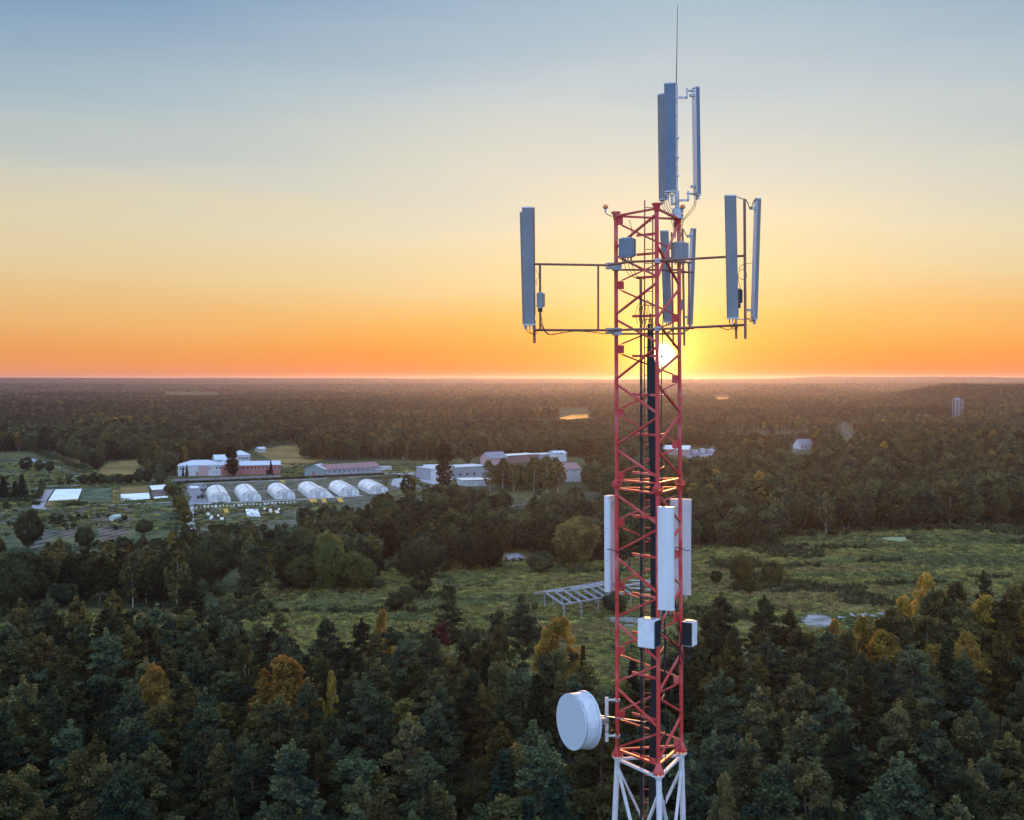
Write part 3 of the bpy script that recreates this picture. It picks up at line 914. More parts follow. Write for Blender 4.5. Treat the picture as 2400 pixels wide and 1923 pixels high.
    radio('pale radio box hung on the right leg in the mast head', (1593, 590, 24.0), .32, .16, .37, 14, 'steel', face='radome')
    radio('small white radio unit on the upright of the left arm', (1266, 704, 23.3), .13, .10, .29, -15, 'radome', face='radome', n=4)
    radio('thin radio unit hanging behind the right arm antenna', (1733, 695, 22.1), .055, .10, .27, 10, 'dark', n=3, face='dark')
    radio('small radio unit on the rear arm beside the right leg', (1594, 715, 24.9), .07, .12, .22, 10, 'radome', n=3, face='radome')
    # dark face of the right box
    # beacons
    for lab, x, y, Y, tx, ty in (('amber obstruction lamp on a bent stalk left of the mast head', 1419, 487, 24.0, 1434, 508), ('amber obstruction lamp on a bent stalk right of the mast head', 1600, 487, 24.3, 1592, 514)):
        c = P(x, y, Y)
        root = thing('obstruction_lamp', P(tx, ty, Y), lab, 'lamp', 'lamps on the mast head')
        mb = MB()
        prof = [(0.056, -.005), (.058, .015), (.05, .042), (.032, .062), (.01, .07)]
        for (r1, z1_), (r2_, z2_) in zip(prof, prof[1:]):
            mb.tube(c + Vector((0, 0, z1_)), c + Vector((0, 0, z2_)), r1, r2_, n=14, caps=False)
        mb.build('lens', 'amber', root, True)
        MB().tube(c + Vector((0, 0, -.005)), c + Vector((0, 0, -.03)), .058, .03, n=12).tube(c + Vector((0, 0, -.03)), c + Vector((0, 0, -.10)), .02, n=8).build('socket', 'steel', root)
        MB().path([c + Vector((0, 0, -.10)), P(x + (tx - x) * .2, y + 15, Y), P(tx, ty, Y)], .009, 6).build('stalk', 'black', root)
    # dish
    root = thing('dish_antenna', P(1422, 1690, 24.0), 'round white drum dish antenna on a short pole left of the mast', 'dish antenna')
    fc = P(1338, 1692, 23.2)
    n = Vector((-0.875, -0.48, 0.03)).normalized()
    bc = fc - n * 0.35
    rad = .58
    mb = MB().tube(fc, bc, rad, rad, n=56, caps=False)
    mb.tube(bc + n * .01, bc - n * .03, rad + .028, n=56)
    mb.tube(bc - n * .03, bc - n * .20, rad * .95, .12, n=40)
    mb.build('drum', 'dish', root, True)
    MB().tube(fc - n * .035, fc - n * .05, rad + .006, n=56, caps=False).build('seam', 'steel', root, True)
    uu = n.cross(Vector((0, 0, 1))).normalized(); ww = n.cross(uu)
    for j in range(16):
        t = j * math.pi / 8
        q = bc + (uu * math.cos(t) + ww * math.sin(t)) * (rad + .012)
        MB().tube(q + n * .03, q - n * .05, .010, n=6).build('bolt', 'steel', root)
    MB().tube(fc + n * .004, fc - n * .012, rad + .006, n=56).build('dish_cover', 'dish_face', root, True)
    MB().tube(P(1422, 1635, 24), P(1422, 1738, 24), .040, n=12).build('mount_pole', 'white', root, True)
    for y in (1641, 1725):
        MB().tube(P(1422, y, 24), LP('L', y), .026, n=8).build('mount_arm', 'white', root)
        MB().tube(LP('L', y) + Vector((0, 0, -.03)), LP('L', y) + Vector((0, 0, .03)), .062, n=12).build('clamp', 'steel', root)
    MB().tube(bc - n * .18, P(1422, 1690, 24), .05, n=8).box(P(1415, 1688, 24), .16, .16, .14, .4).build('mount_head', 'steel', root)
    MB().tube(bc - n * .05 + Vector((.02, 0, .12)), P(1513, 1693, 23.9), .014, n=6).build('strut', 'steel', root)


build_head()

# ------------------------------------------------------------------ fields, paths and water
M['road'] = mat('road_grey', (0.26, 0.27, 0.30), 0.9, 0, (0.20, 0.21, 0.24), 0.2, 5)
M['path_pink'] = mat('path_dust', (0.34, 0.31, 0.33), 0.95, 0, (0.24, 0.22, 0.23), 0.3, 5)
M['yard'] = mat('gravel_yard', (0.22, 0.22, 0.24), 0.95, 0, (0.15, 0.15, 0.16), 0.15, 6)
M['fleece'] = mat('white_crop_cover', (0.82, 0.84, 0.86), 0.7, 0, (0.66, 0.68, 0.72), 0.12, 6, lo=.42, hi=.75)
M['amber_soil'] = soil('amber_grass', (0.16, 0.11, 0.035), (0.24, 0.16, 0.06), 1, 1)
M['brown_soil'] = soil('brown_soil', (0.10, 0.075, 0.07), (0.16, 0.12, 0.10), 1, 1, .12)
M['plough'] = soil('ploughed_soil', (0.10, 0.08, 0.06), (0.18, 0.145, 0.11), 1, 1, .12, (R(12), 4.5))
M['plough_grey'] = soil('grey_ploughed_soil', (0.075, 0.085, 0.06), (0.15, 0.145, 0.115), 1, 1, .12, (R(12), 5.5))
M['rows'] = soil('planted_rows', (0.045, 0.075, 0.04), (0.14, 0.16, 0.09), 1, 1, .15, (R(90), 6.0))
M['lawn'] = soil('lawn_green', (0.03, 0.052, 0.026), (0.125, 0.13, 0.06), 1, 1, .06)
M['bed_mix'] = soil('nursery_beds', (0.045, 0.06, 0.035), (0.16, 0.145, 0.10), 1, 1, .22)
M['meadow'] = soil('meadow_sod', (0.06, 0.068, 0.026), (0.18, 0.155, 0.05), 1, 1, .035)
M['gravel'] = mat('gravel_patch', (0.30, 0.29, 0.30), 0.95, 0, (0.12, 0.12, 0.09), 0.3, 7)
M['pale_field'] = soil('pale_field', (0.14, 0.17, 0.11), (0.20, 0.21, 0.13), 1, 1, .01)
M['amber_field'] = soil('amber_field', (0.14, 0.105, 0.035), (0.27, 0.18, 0.06), 1, 1, .03)
M['weed'] = mat('duckweed', (0.25, 0.27, 0.12), 0.6)
wm = mat('still_water', (0.02, 0.03, 0.035), 0.08)
M['water'] = wm

sheet('meadow', [(-250, 1440), (250, 1424), (560, 1425), (640, 1400), (880, 1385), (940, 1352), (1060, 1338), (1180, 1328), (1240, 1300), (1405, 1312), (1560, 1296), (1815, 1280), (1835, 1252), (2045, 1244), (2140, 1238), (2400, 1226),
                 (2700, 1216), (2900, 1650), (2200, 1700), (1200, 1700), (300, 1700), (-500, 1650)], .01, 'meadow')
sheet('lawn', [(-300, 1180), (-300, 1090), (60, 1075), (240, 1085), (215, 1112), (310, 1135), (100, 1150)], .004, 'lawn')
sheet('nursery_soil', [(455, 1245), (420, 1180), (398, 1136), (660, 1121), (900, 1112), (1010, 1112), (1060, 1180), (990, 1200), (800, 1222), (640, 1240)], .008, 'bed_mix')
sheet('garden_soil', [(-300, 1320), (-300, 1185), (90, 1195), (400, 1180), (430, 1250), (300, 1290)], .008, 'lawn')
sheet('crop_cover', [(130, 1147.5), (192, 1146), (183, 1170), (113, 1174)], .06, 'fleece')
sheet('grass_strip', [(113, 1174.5), (183, 1170.5), (181, 1179), (105, 1186)], .05, 'amber_soil')
sheet('vegetable_field', [(196, 1145), (262, 1143), (262, 1176), (187, 1178)], .05, 'rows')
sheet('grass_plot', [(264, 1145), (280, 1144), (280, 1180), (264, 1180)], .05, 'amber_soil')
sheet('brown_plot', [(282, 1142), (347, 1138.5), (349, 1155), (282, 1158)], .05, 'amber_soil')
sheet('crop_cover', [(282, 1158.5), (349, 1155.5), (352, 1169), (282, 1175)], .06, 'fleece')
sheet('crop_cover', [(350, 1139), (388, 1136), (384, 1147), (356, 1149)], .06, 'fleece')
sheet('brown_plot', [(356, 1149.5), (384, 1147.5), (392, 1162), (358, 1164)], .05, 'brown_soil')
sheet('crop_cover', [(360, 1165), (393, 1162.5), (394, 1166.5), (362, 1169)], .06, 'fleece')
sheet('ploughed_field', ragged([(187, 1192), (233, 1189), (225, 1228), (160, 1262), (130, 1256)], 1.6, 9), .05, 'plough')
sheet('ploughed_field', ragged([(120, 1196), (180, 1192), (130, 1250), (95, 1290), (70, 1286)], 1.6, 9), .04, 'plough_grey')
sheet('ploughed_field', ragged([(236, 1189), (318, 1184), (300, 1245), (262, 1290), (235, 1280), (228, 1235)], 1.6, 9), .045, 'plough')
sheet('ploughed_field', ragged([(-200, 1202), (50, 1198), (35, 1235), (-200, 1250)], 1.6, 9), .045, 'plough_grey')
sheet('ploughed_field', ragged([(332, 1182), (402, 1178), (412, 1205), (336, 1210)], 1.6, 9), .05, 'rows')
strip('dirt_path', [(114, 1148), (97, 1170), (88, 1190), (104, 1194), (130, 1191)], 5.0, .07, 'path_pink')
strip('farm_road', [(130, 1191.5), (280, 1183), (330, 1181), (402, 1177)], 2.6, .08, 'concrete')
strip('farm_road', [(-60, 1200), (56, 1195.5)], 1.6, .08, 'path_pink')
strip('tarmac_road', [(60, 1073), (100, 1086), (140, 1098), (190, 1117)], 5.5, .05, 'road')
strip('tarmac_road', [(-100, 1099), (47, 1096.5)], 5, .05, 'road')
strip('farm_road', [(104, 1141), (190, 1138)], 3, .05, 'path_pink')
sheet('gravel_yard', ragged([(66, 1158), (72, 1142), (93, 1141), (86, 1153), (74, 1160)], 1.6), .05, 'yard')
sheet('gravel_yard', ragged([(436, 1142), (452, 1133), (480, 1131), (470, 1150), (488, 1176), (505, 1181), (442, 1183), (448, 1165)], 1.6), .03, 'yard')
strip('farm_road', [(455, 1244), (446, 1225), (446, 1182), (487, 1181), (640, 1174), (780, 1166.5), (850, 1162)], 3.0, .06, 'concrete')
strip('farm_road', [(430, 1135), (560, 1130), (700, 1125), (880, 1116), (960, 1112)], 2.4, .06, 'concrete')
strip('farm_road', [(500, 1150), (620, 1152), (740, 1146), (850, 1140)], 1.8, .06, 'concrete')
strip('farm_road', [(656, 1091), (725, 1088)], 3.2, .05, 'concrete')
sheet('concrete_yard', [(888, 1105), (1000, 1100), (1002, 1112), (1040, 1130), (1060, 1145), (985, 1128), (960, 1113), (888, 1110)], .05, 'concrete')
strip('dirt_path', [(985, 1160), (1010, 1154), (1038, 1152)], 4, .05, 'concrete')
strip('railway_bed', [(1180, 1190), (1240, 1180), (1300, 1172), (1370, 1160), (1440, 1150), (1600, 1135)], 3.2, .05, 'brown_soil')
sheet('gravel_patch', ragged([(1175, 1300), (1210, 1297), (1238, 1300), (1232, 1313), (1190, 1324), (1172, 1316)], 4.2), .04, 'gravel')
sheet('gravel_patch', ragged([(1872, 1452), (1885, 1443), (1915, 1437), (1932, 1442), (1968, 1458), (1952, 1480), (1915, 1470), (1880, 1462)], 4.2), .04, 'gravel')
sheet('gravel_patch', ragged([(1405, 1450), (1450, 1444), (1530, 1446), (1535, 1462), (1440, 1468)], 4.2), .04, 'gravel')
sheet('pond', ragged([(2064, 1262), (2085, 1259.5), (2128, 1259), (2134, 1268), (2120, 1271), (2090, 1268)], 1.0), .05, 'weed')
sheet('amber_field', ragged([(225, 1117), (250, 1085), (330, 1078), (322, 1108), (300, 1120)], 3), .03, 'amber_field')
sheet('amber_field', ragged([(590, 1056), (700, 1042), (820, 1050), (800, 1062), (720, 1090), (670, 1098), (600, 1060)], 3), .03, 'amber_field')
sheet('amber_field', ragged([(150, 1068), (230, 1075), (190, 1092), (120, 1080)], 3), .03, 'amber_field')
sheet('pale_field', [(2130, 974), (2170, 967), (2225, 962), (2232, 970), (2180, 978)], .05, 'pale_field')
strip('dirt_path', [(1976, 992), (1975, 1000), (1982, 1012), (1998, 1026)], 5, .05, 'brown_soil')
sheet('lake', ragged([(1306, 981), (1340, 973), (1378, 970.5), (1390, 972), (1380, 979), (1330, 984)], 0.5), .05, 'water')
sheet('lake', ragged([(378, 923.5), (420, 921.4), (470, 922.4), (515, 921.4), (518, 923.4), (450, 925)], 0.5), .05, 'water')
sheet('lake', ragged([(1674, 932), (1690, 928.5), (1712, 928.5), (1714, 935), (1686, 936)], 0.5), .05, 'water')


# ------------------------------------------------------------------ buildings
def place(name, a, b, depth, h, lab, cat='building', roof=('gable', 2.0, 'roof_grey'), wall='wall_white', group=None, windows=(), over=.4, z0=0.0, doors=()):
    """building with its long front from ground point a to ground point b (left to right); depth runs away from the viewer"""
    a, b = Vector(a), Vector(b)
    a.z = b.z = z0
    u = (b - a); Lx = u.length; u.normalize()
    v = Vector((-u.y, u.x, 0))
    root = thing(name, a, lab, cat, group)
    c = lambda s, t, z: a + u * s + v * t + Vector((0, 0, z))
    kind, rh, rm = roof
    mb = MB()
    mb.add([c(0, 0, 0), c(Lx, 0, 0), c(Lx, depth, 0), c(0, depth, 0), c(0, 0, h), c(Lx, 0, h), c(Lx, depth, h), c(0, depth, h)],
           [(0, 1, 5, 4), (1, 2, 6, 5), (2, 3, 7, 6), (3, 0, 4, 7)])
    if kind == 'gable':
        mb.add([c(0, 0, h), c(0, depth, h), c(0, depth / 2, h + rh)], [(0, 2, 1)])
        mb.add([c(Lx, 0, h), c(Lx, depth, h), c(Lx, depth / 2, h + rh)], [(0, 1, 2)])
    if kind == 'cross':
        mb.add([c(0, 0, h), c(Lx, 0, h), c(Lx / 2, 0, h + rh)], [(0, 1, 2)])
        mb.add([c(0, depth, h), c(Lx, depth, h), c(Lx / 2, depth, h + rh)], [(0, 2, 1)])
    mb.build('wall', wall, root)
    o, th = over, .14
    mb = MB()

    def slab(q):
        n = (q[1] - q[0]).cross(q[3] - q[0]).normalized()
        if n.z < 0: n = -n
        t = [p + n * th for p in q]
        mb.add(q + t, [(3, 2, 1, 0), (4, 5, 6, 7), (0, 1, 5, 4), (1, 2, 6, 5), (2, 3, 7, 6), (3, 0, 4, 7)])
    s = rh / (depth / 2)
    if kind == 'gable':
        slab([c(-o, -o, h - o * s), c(Lx + o, -o, h - o * s), c(Lx + o, depth / 2, h + rh), c(-o, depth / 2, h + rh)])
        slab([c(-o, depth / 2, h + rh), c(Lx + o, depth / 2, h + rh), c(Lx + o, depth + o, h - o * s), c(-o, depth + o, h - o * s)])
    elif kind == 'cross':
        s = rh / (Lx / 2)
        slab([c(-o, -o, h - o * s), c(Lx / 2, -o, h + rh), c(Lx / 2, depth + o, h + rh), c(-o, depth + o, h - o * s)])
        slab([c(Lx / 2, -o, h + rh), c(Lx + o, -o, h - o * s), c(Lx + o, depth + o, h - o * s), c(Lx / 2, depth + o, h + rh)])
    elif kind == 'flat':
        slab([c(-o, -o, h), c(Lx + o, -o, h), c(Lx + o, depth + o, h + .05), c(-o, depth + o, h + .05)])
    elif kind == 'shed':
        slab([c(-o, -o, h + .02), c(Lx + o, -o, h + .02), c(Lx + o, depth + o, h + rh), c(-o, depth + o, h + rh)])
        m2 = MB()
    elif kind == 'hip':
        k = min(depth / 2, Lx / 2)
        e = [c(-o, -o, h), c(Lx + o, -o, h), c(Lx + o, depth + o, h), c(-o, depth + o, h)]
        r1, r2 = c(k, depth / 2, h + rh), c(Lx - k, depth / 2, h + rh)
        mb.add(e + [r1, r2], [(0, 1, 5, 4), (1, 2, 5), (2, 3, 4, 5), (3, 0, 4), (3, 2, 1, 0)])
    mb.build('roof', rm, root)
    if kind == 'shed':
        MB().add([c(0, 0, h), c(0, depth, h), c(0, depth, h + rh)], [(0, 2, 1)]).add([c(Lx, 0, h), c(Lx, depth, h), c(Lx, depth, h + rh)], [(0, 1, 2)]).add(
            [c(0, depth, h), c(Lx, depth, h), c(Lx, depth, h + rh), c(0, depth, h + rh)], [(3, 2, 1, 0)]).build('gable_wall', wall, root)
    ang = math.atan2(u.y, u.x)
    for s0, z0_, w, hh in windows:
        MB().box(c(s0, -.01, z0_), w, .10, hh, ang).build('window', 'window', root)
    for s0, w, hh, m in doors:
        MB().box(c(s0, -.02, hh / 2), w, .14, hh, ang).build('door', m, root)
    return root, c, Lx


# large house complex left of centre
A0, A1 = G(417, 1117), G(519, 1115)
rt, c, Lx = place('building', A0, A1, 15, 6.0, 'long pale building with a pink middle section and pale metal roof, behind the greenhouses', roof=('hip', 2.6, 'roof_metal'),
                  windows=[(1.6 + i * 1.5, 4.3, .8, 1.0) for i in range(3)] + [(13.0 + i * .95, 4.2, .35, 1.4) for i in range(6)] + [(21.3 + i * 1.7, 4.3, .8, 1.1) for i in range(3)])
an = math.atan2((A1 - A0).y, (A1 - A0).x)
MB().box(c(Lx * .585, -.03, 2.85), Lx * .24, .10, 5.5, an).build('wall_panel', 'wall_pink', rt)
MB().box(c(Lx * .44, -.04, 1.2), 1.0, .14, 2.2, an).build('door', 'roof_red', rt)
B0, B1 = G(519.5, 1115.5), G(562, 1114)
place('building', B0, B1, 16, 5.4, 'dark red gabled middle block of the house complex, half behind a poplar', roof=('cross', 2.6, 'roof_metal'), wall='wall_red', windows=[(2 + i * 2.4, 3.6, 1.0, 1.2) for i in range(4)])
B2, B3 = G(563, 1113.5), G(657, 1111.5)
place('building', B2, B3, 12, 5.4, 'long red-walled wing with a pale metal roof at the right of the house complex', roof=('gable', 1.9, 'roof_metal'), wall='wall_red', windows=[(2 + i * 2.2, 4.0, .7, .9) for i in range(10)],
      doors=[(15.6, 2.2, 2.6, 'window')])
C0, C1 = G(548, 1103.5), G(587, 1102)
place('building', C0, C1, 9, 9.2, 'tall pale block with a hipped metal roof rising behind the red wing', roof=('hip', 2.6, 'roof_metal'), windows=[(3.4 + i * 1.0, 7.2, .5, 1.4) for i in range(7)])
D0, D1 = G(505, 1106), G(549, 1104.5)
place('building', D0, D1, 11, 7.0, 'raised middle roof section of the complex, pale metal with a small chimney', roof=('gable', 2.6, 'roof_metal'), windows=[(3, 5.8, .7, .7)])
# small shed in the field above
place('shed', G(607, 1061), G(623, 1060), 5, 2.6, 'tiny white shed standing alone in the field above the red wing', 'shed', ('gable', 1.2, 'roof_metal'), windows=[(1.4, 1.5, .8, .7)])
# long stable
E0, E1 = G(716, 1114), G(762, 1116.5)
place('building', G(762, 1116), G(890, 1108.5), 11, 3.6, 'long low barn with a red-brown roof right of the house complex', 'barn', ('gable', 2.4, 'roof_red'), 'wall_grey', windows=[(3 + i * 3.1, 2.2, .9, .7) for i in range(10)])
rt, c, Lx = place('building', G(714, 1115.5), G(761, 1116.5), 9, 3.8, 'gable-fronted pale roofed annex on the left end of the long low barn', 'barn', ('cross', 2.6, 'plastic_old'), 'wall_green', doors=[(5.5, 2, 2.4, 'roof_red')])
place('shed', G(895, 1103), G(918, 1102), 4, 2.0, 'small pale shed beyond the right end of the long barn', 'shed', ('flat', 0, 'roof_metal'))
# warehouses
rt, c, Lx = place('warehouse', G(1010, 1127), G(1145, 1119), 16, 6.4, 'long grey warehouse with a pale parapet behind the tall poplar', 'warehouse', ('flat', 0, 'roof_metal'), 'wall_grey',
                  windows=[(14 + i * 4.6, 2.4, 1.3, 1.2) for i in range(4)], doors=[(3, 2.6, 3.0, 'window')])
place('warehouse', G(992, 1116), G(1009.5, 1127), 12, 6.3, 'white end block with a blue-edged roof at the left of the grey warehouse', 'warehouse', ('flat', 0, 'roof_metal'), 'wall_white', windows=[(2.0 + i * 3, 1.8, 1.4, 1.8) for i in range(4)])
place('warehouse', G(1085, 1141), G(1150, 1139), 12, 3.2, 'low annex with a cream flat roof in front of the grey warehouse', 'warehouse', ('flat', 0, 'plastic'), 'wall_white')
place('warehouse', G(1148, 1092), G(1189, 1090), 12, 4.6, 'dark grey pitched-roof building behind the birches', 'building', ('gable', 3.6, 'roof_grey'), 'wall_pink')
place('warehouse', G(1189, 1087), G(1262, 1082), 12, 5.0, 'long warehouse with a bright white flat roof, its left half', 'warehouse', ('flat', 0, 'plastic'), 'roof_red')
place('warehouse', G(1263, 1082), G(1312, 1080), 12, 4.6, 'long warehouse with a bright white flat roof, its right half', 'warehouse', ('flat', 0, 'plastic'), 'wall_grey')
place('building', G(1300, 1083), G(1328, 1082), 10, 5.6, 'pale house with a flat roof at the right end of the white-roofed warehouses', 'building', ('gable', 1.4, 'roof_metal'), 'wall_white', windows=[(2, 5.6, 1, 1), (5, 5.6, 1, 1)])
place('building', G(1323, 1130), G(1362, 1129), 20, 6.8, 'white block with a sloping red-brown roof right of the big birch clump', 'building', ('gable', 2.6, 'roof_red'), 'wall_white', windows=[(1.6, 5.6, .6, .4), (3.6, 5.6, .6, .4), (6, 5.6, .6, .4)])
place('shed', G(1389, 1119), G(1407, 1118), 5, 3.0, 'small white shed among trees just left of the mast', 'shed', ('gable', 1.2, 'roof_grey'), 'wall_white')
place('warehouse', G(1212, 1118), G(1238, 1117), 7, 3.0, 'small flat-roofed pale shed between the two birch clumps', 'shed', ('flat', 0, 'roof_metal'), 'wall_pink')
place('warehouse', G(1553, 1067), G(1614, 1068), 24, 4.2, 'flat white-roofed hall seen through and right of the mast', 'warehouse', ('gable', 2.2, 'plastic'), 'wall_pink')
place('building', G(1876, 1054), G(1907, 1053), 9, 3.2, 'small house with a dark grey roof in the trees far right of the mast', 'building', ('gable', 4.6, 'roof_grey'), 'wall_white', windows=[(2, 1.6, 1, 1), (5, 1.6, 1, 1)])
rnd = random.Random(11)
xs = [1618, 1627, 1637, 1646, 1655, 1664, 1672]
for i, x in enumerate(xs):
    g = G(x, 1066 - i * .9)
    r_ = thing('van', g, ('white parked vehicle in the yard right of the mast, %s from the left' % ('first', 'second', 'third', 'fourth', 'fifth', 'sixth', 'seventh')[i]), 'van', 'white vehicles parked in a yard')
    hh = 2.0 + rnd.random() * 1.6
    MB().box(g + Vector((0, 0, hh / 2 + .4)), 3.2 + rnd.random() * 1.8, 2.2, hh, rnd.uniform(-.3, .3)).build('body', 'wall_white' if i % 2 else 'wall_grey', r_)
    MB().box(g + Vector((.2, -1.12, hh * .7 + .4)), 1.4, .06, .6).build('window', 'window', r_)
    for s in (-1, 1):
        MB().tube(g + Vector((s * 1.1, -1.15, .4)), g + Vector((s * 1.1, -.9, .4)), .4, n=10).build('wheel', 'black', r_)
sheet('concrete_yard', [(1600, 1064), (1700, 1058), (1830, 1056), (1900, 1057), (1760, 1062), (1690, 1068), (1610, 1073)], .05, 'yard')


# ------------------------------------------------------------------ polytunnels
def tunnel(a, b, w, h, lab, skin='plastic', door=True, group='polytunnels in a row', n=14, frame_only=False):
    """a: middle of the near end, b: middle of the far end"""
    a, b = Vector(a), Vector(b); a.z = b.z = 0
    d = (b - a).normalized(); s = Vector((d.y, -d.x, 0))       # s points right
    root = thing('polytunnel', a, lab, 'greenhouse', group)
    prof = []
    for i in range(n + 1):
        t = math.pi * i / n
        x, z = -math.cos(t) * w / 2, math.sin(t) ** .72 * h
        prof.append((x, z))
    Ln = (b - a).length
    segs = 14
    vs, fs = [], []
    for j in range(segs + 1):
        sag = 0.0 if j % 2 == 0 else -.05
        for x, z in prof:
            k = 1 + (sag / h if 0 < z else 0)
            vs.append(a + d * (Ln * j / segs) + s * (x * k) + Vector((0, 0, z * k)))
    m = n + 1
    for j in range(segs):
        for i in range(n):
            fs.append((j * m + i, j * m + i + 1, (j + 1) * m + i + 1, (j + 1) * m + i))
    if not frame_only:
        MB().add(vs, fs).build('cover', skin, root)
        for e, off in ((0, a), (1, b)):
            ev = [off + s * x + Vector((0, 0, z)) for x, z in prof]
            MB().add(ev, [tuple(range(len(ev)))]).build('end_wall', 'plastic' if not e else 'plastic', root)
    hoop = MB()
    for j in ((0,) if not frame_only else range(0, segs + 1)):
        pts = [a + d * (Ln * j / segs - .03) + s * x + Vector((0, 0, z)) for x, z in prof]
        for p, q in zip(pts, pts[1:]):
            hoop.beam(p, q, .09, .09)
    if frame_only:
        for i in (2, n // 2, n - 2):
            x, z = prof[i]
            hoop.beam(a + s * x + Vector((0, 0, z)), b + s * x + Vector((0, 0, z)), .1, .1)
    hoop.build('hoop', 'plastic_old', root)
    if door:
        an = math.atan2(s.y, s.x)
        MB().box(a + Vector((0, 0, 1.25)) - d * .06, w * .2, .08, 2.5, an).build('door', 'plastic_old', root)
        mb = MB()
        for x in (-.3, -.11, .11, .3):
            mb.box(a + s * (x * w) + Vector((0, 0, h * .40)) - d * .05, .09, .06, h * .8, an)
        mb.box(a + Vector((0, 0, h * .64)) - d * .07, w * .76, .06, .10, an)
        mb.build('end_frame', 'wood', root)
    if not frame_only:
        MB().beam(a + Vector((0, 0, h + .04)), b + Vector((0, 0, h + .04)), .35, .07).build('ridge_strip', 'wood', root)
    return root


for i, (x, y, rx, ry, lab) in enumerate((
        (516, 1178, 506, 1136.6, 'white polytunnel at the left end of the row, nearest the gravel yard'),
        (588, 1174.8, 572, 1134, 'second white polytunnel from the left end of the row'),
        (668, 1170, 649, 1131.6, 'third white polytunnel from the left, in the middle of the row'),
        (745, 1167, 720, 1128.4, 'fourth white polytunnel, the one with a lean-to on its right side'),
        (819, 1162.7, 792, 1125.6, 'fifth white polytunnel, just right of the one with the lean-to'),
        (888, 1158, 860, 1123.2, 'sixth white polytunnel, its front half hidden by trees'))):
    a = G(x, y)
    Yb = a.y * 1.0
    hh = 4.5
    b = G(rx, ry, hh); b.z = 0
    tunnel(a, b, 9.4, hh, lab)
a = G(766, 1166.5)
b_ = G(747, 1148)
r_ = thing('lean_to', a, 'low white lean-to against the right side of the fourth polytunnel', 'greenhouse')
mb = MB()
d = (b_ - a).normalized(); s = Vector((d.y, -d.x, 0))
mb.add([a, a + s * 3.6, a + Vector((0, 0, 2.2)), b_, b_ + s * 3.6, b_ + Vector((0, 0, 2.2))], [(0, 1, 2), (1, 4, 5, 2), (3, 5, 4)]).build('cover', 'plastic', r_)
tunnel(G(970, 1157), (lambda v: Vector((v.x, v.y, 0)))(G(927, 1121.5, 4.4)), 8.6, 4.4, 'bare hoop tunnel frame at the right end of the row, covering half gone', frame_only=True, door=False)
a = G(970, 1157); b = G(927, 1121.5, 4.4)
# the piece of old film still on the hoop frame
tunnel(G(951, 1140), (lambda v: Vector((v.x, v.y, 0)))(G(927, 1121.5, 4.4)), 8.2, 4.2, 'piece of old grey film left on the far end of the bare hoop frame', 'plastic_old', False, 'old tunnel film')

# cold frames in front of the tunnels
for row, (xa, ya, xb, yb, n, ln) in enumerate(((462, 1189.5, 690, 1178.5, 27, 5.0),)):
    first = None
    for i in range(n):
        t = i / (n - 1)
        g = G(xa + (xb - xa) * t, ya + (yb - ya) * t)
        if first is None:
            first = MB().add([g + Vector(q) for q in ((-.45, 0, 0), (.45, 0, 0), (1.9, -ln, 0), (1.0, -ln, 0), (-.45, 0, .55), (.45, 0, .55), (1.9, -ln, .4), (1.0, -ln, .4))],
                             [(4, 5, 6, 7), (0, 1, 5, 4), (1, 2, 6, 5), (2, 3, 7, 6), (3, 0, 4, 7)])
            me = first.build('cold_frame', 'plastic')
            me.data.transform(Matrix.Translation(-g)); me.location = g
            o = me
        else:
            o = me.copy(); COL.objects.link(o); o.location = g
        o.scale = (rnd.uniform(.5, 1.1), rnd.uniform(.6, 1.1), rnd.uniform(.6, 1.2))
        tag(o, 'narrow white cold frame in the long row before the polytunnels', 'cold frame', 'cold frames in the long row')
k = 0
for x, y in ((487, 1205), (497, 1212), (512, 1209), (520, 1216), (620, 1193), (634, 1196), (655, 1194), (648, 1200)):
    o = me.copy(); COL.objects.link(o); o.location = G(x, y)
    o.scale = (rnd.uniform(.7, 1.6), rnd.uniform(1.0, 1.8), 1)
    tag(o, 'loose white cold frame scattered below the long row, %s from the left' % ('first', 'second', 'third', 'fourth', 'fifth', 'sixth', 'seventh', 'eighth')[k], 'cold frame', 'scattered cold frames')
    k += 1
for x0, x1, y0, y1, m, lab in ((575, 605, 1196, 1212, 'fleece', 'large square of white fleece spread below the row of cold frames'), (723, 740, 1172, 1179, 'orange_bed', 'bed of orange flowers before the fourth tunnel, left of three'),
                          (752, 763, 1171, 1183, 'orange_bed', 'bed of orange flowers before the fourth tunnel, middle of three'), (789, 801, 1170, 1179, 'orange_bed', 'bed of orange flowers before the fifth tunnel, right of three'),
                          (522, 533, 1195, 1204, 'orange_bed', 'small patch of orange flowers among the scattered cold frames'), (655, 664, 1128, 1132, 'orange_bed', 'orange flower patch behind the third polytunnel'),
                          (443, 462, 1142, 1145, 'fleece', 'thin white covered bed beside the gravel yard')):
    vs = [G(x0, y0), G(x1, y0 - .6), G(x1 + 5, y1), G(x0 + 5, y1 + .4)]
    mb = MB()
    mb.add([v + Vector((0, 0, .04)) for v in vs] + [v + Vector((0, 0, .45)) for v in vs], [(3, 2, 1, 0), (4, 5, 6, 7), (0, 1, 5, 4), (1, 2, 6, 5), (2, 3, 7, 6), (3, 0, 4, 7)][::1])
    tag(mb.build('flower_bed' if m == 'orange_bed' else 'covered_bed', m), lab, 'garden bed')
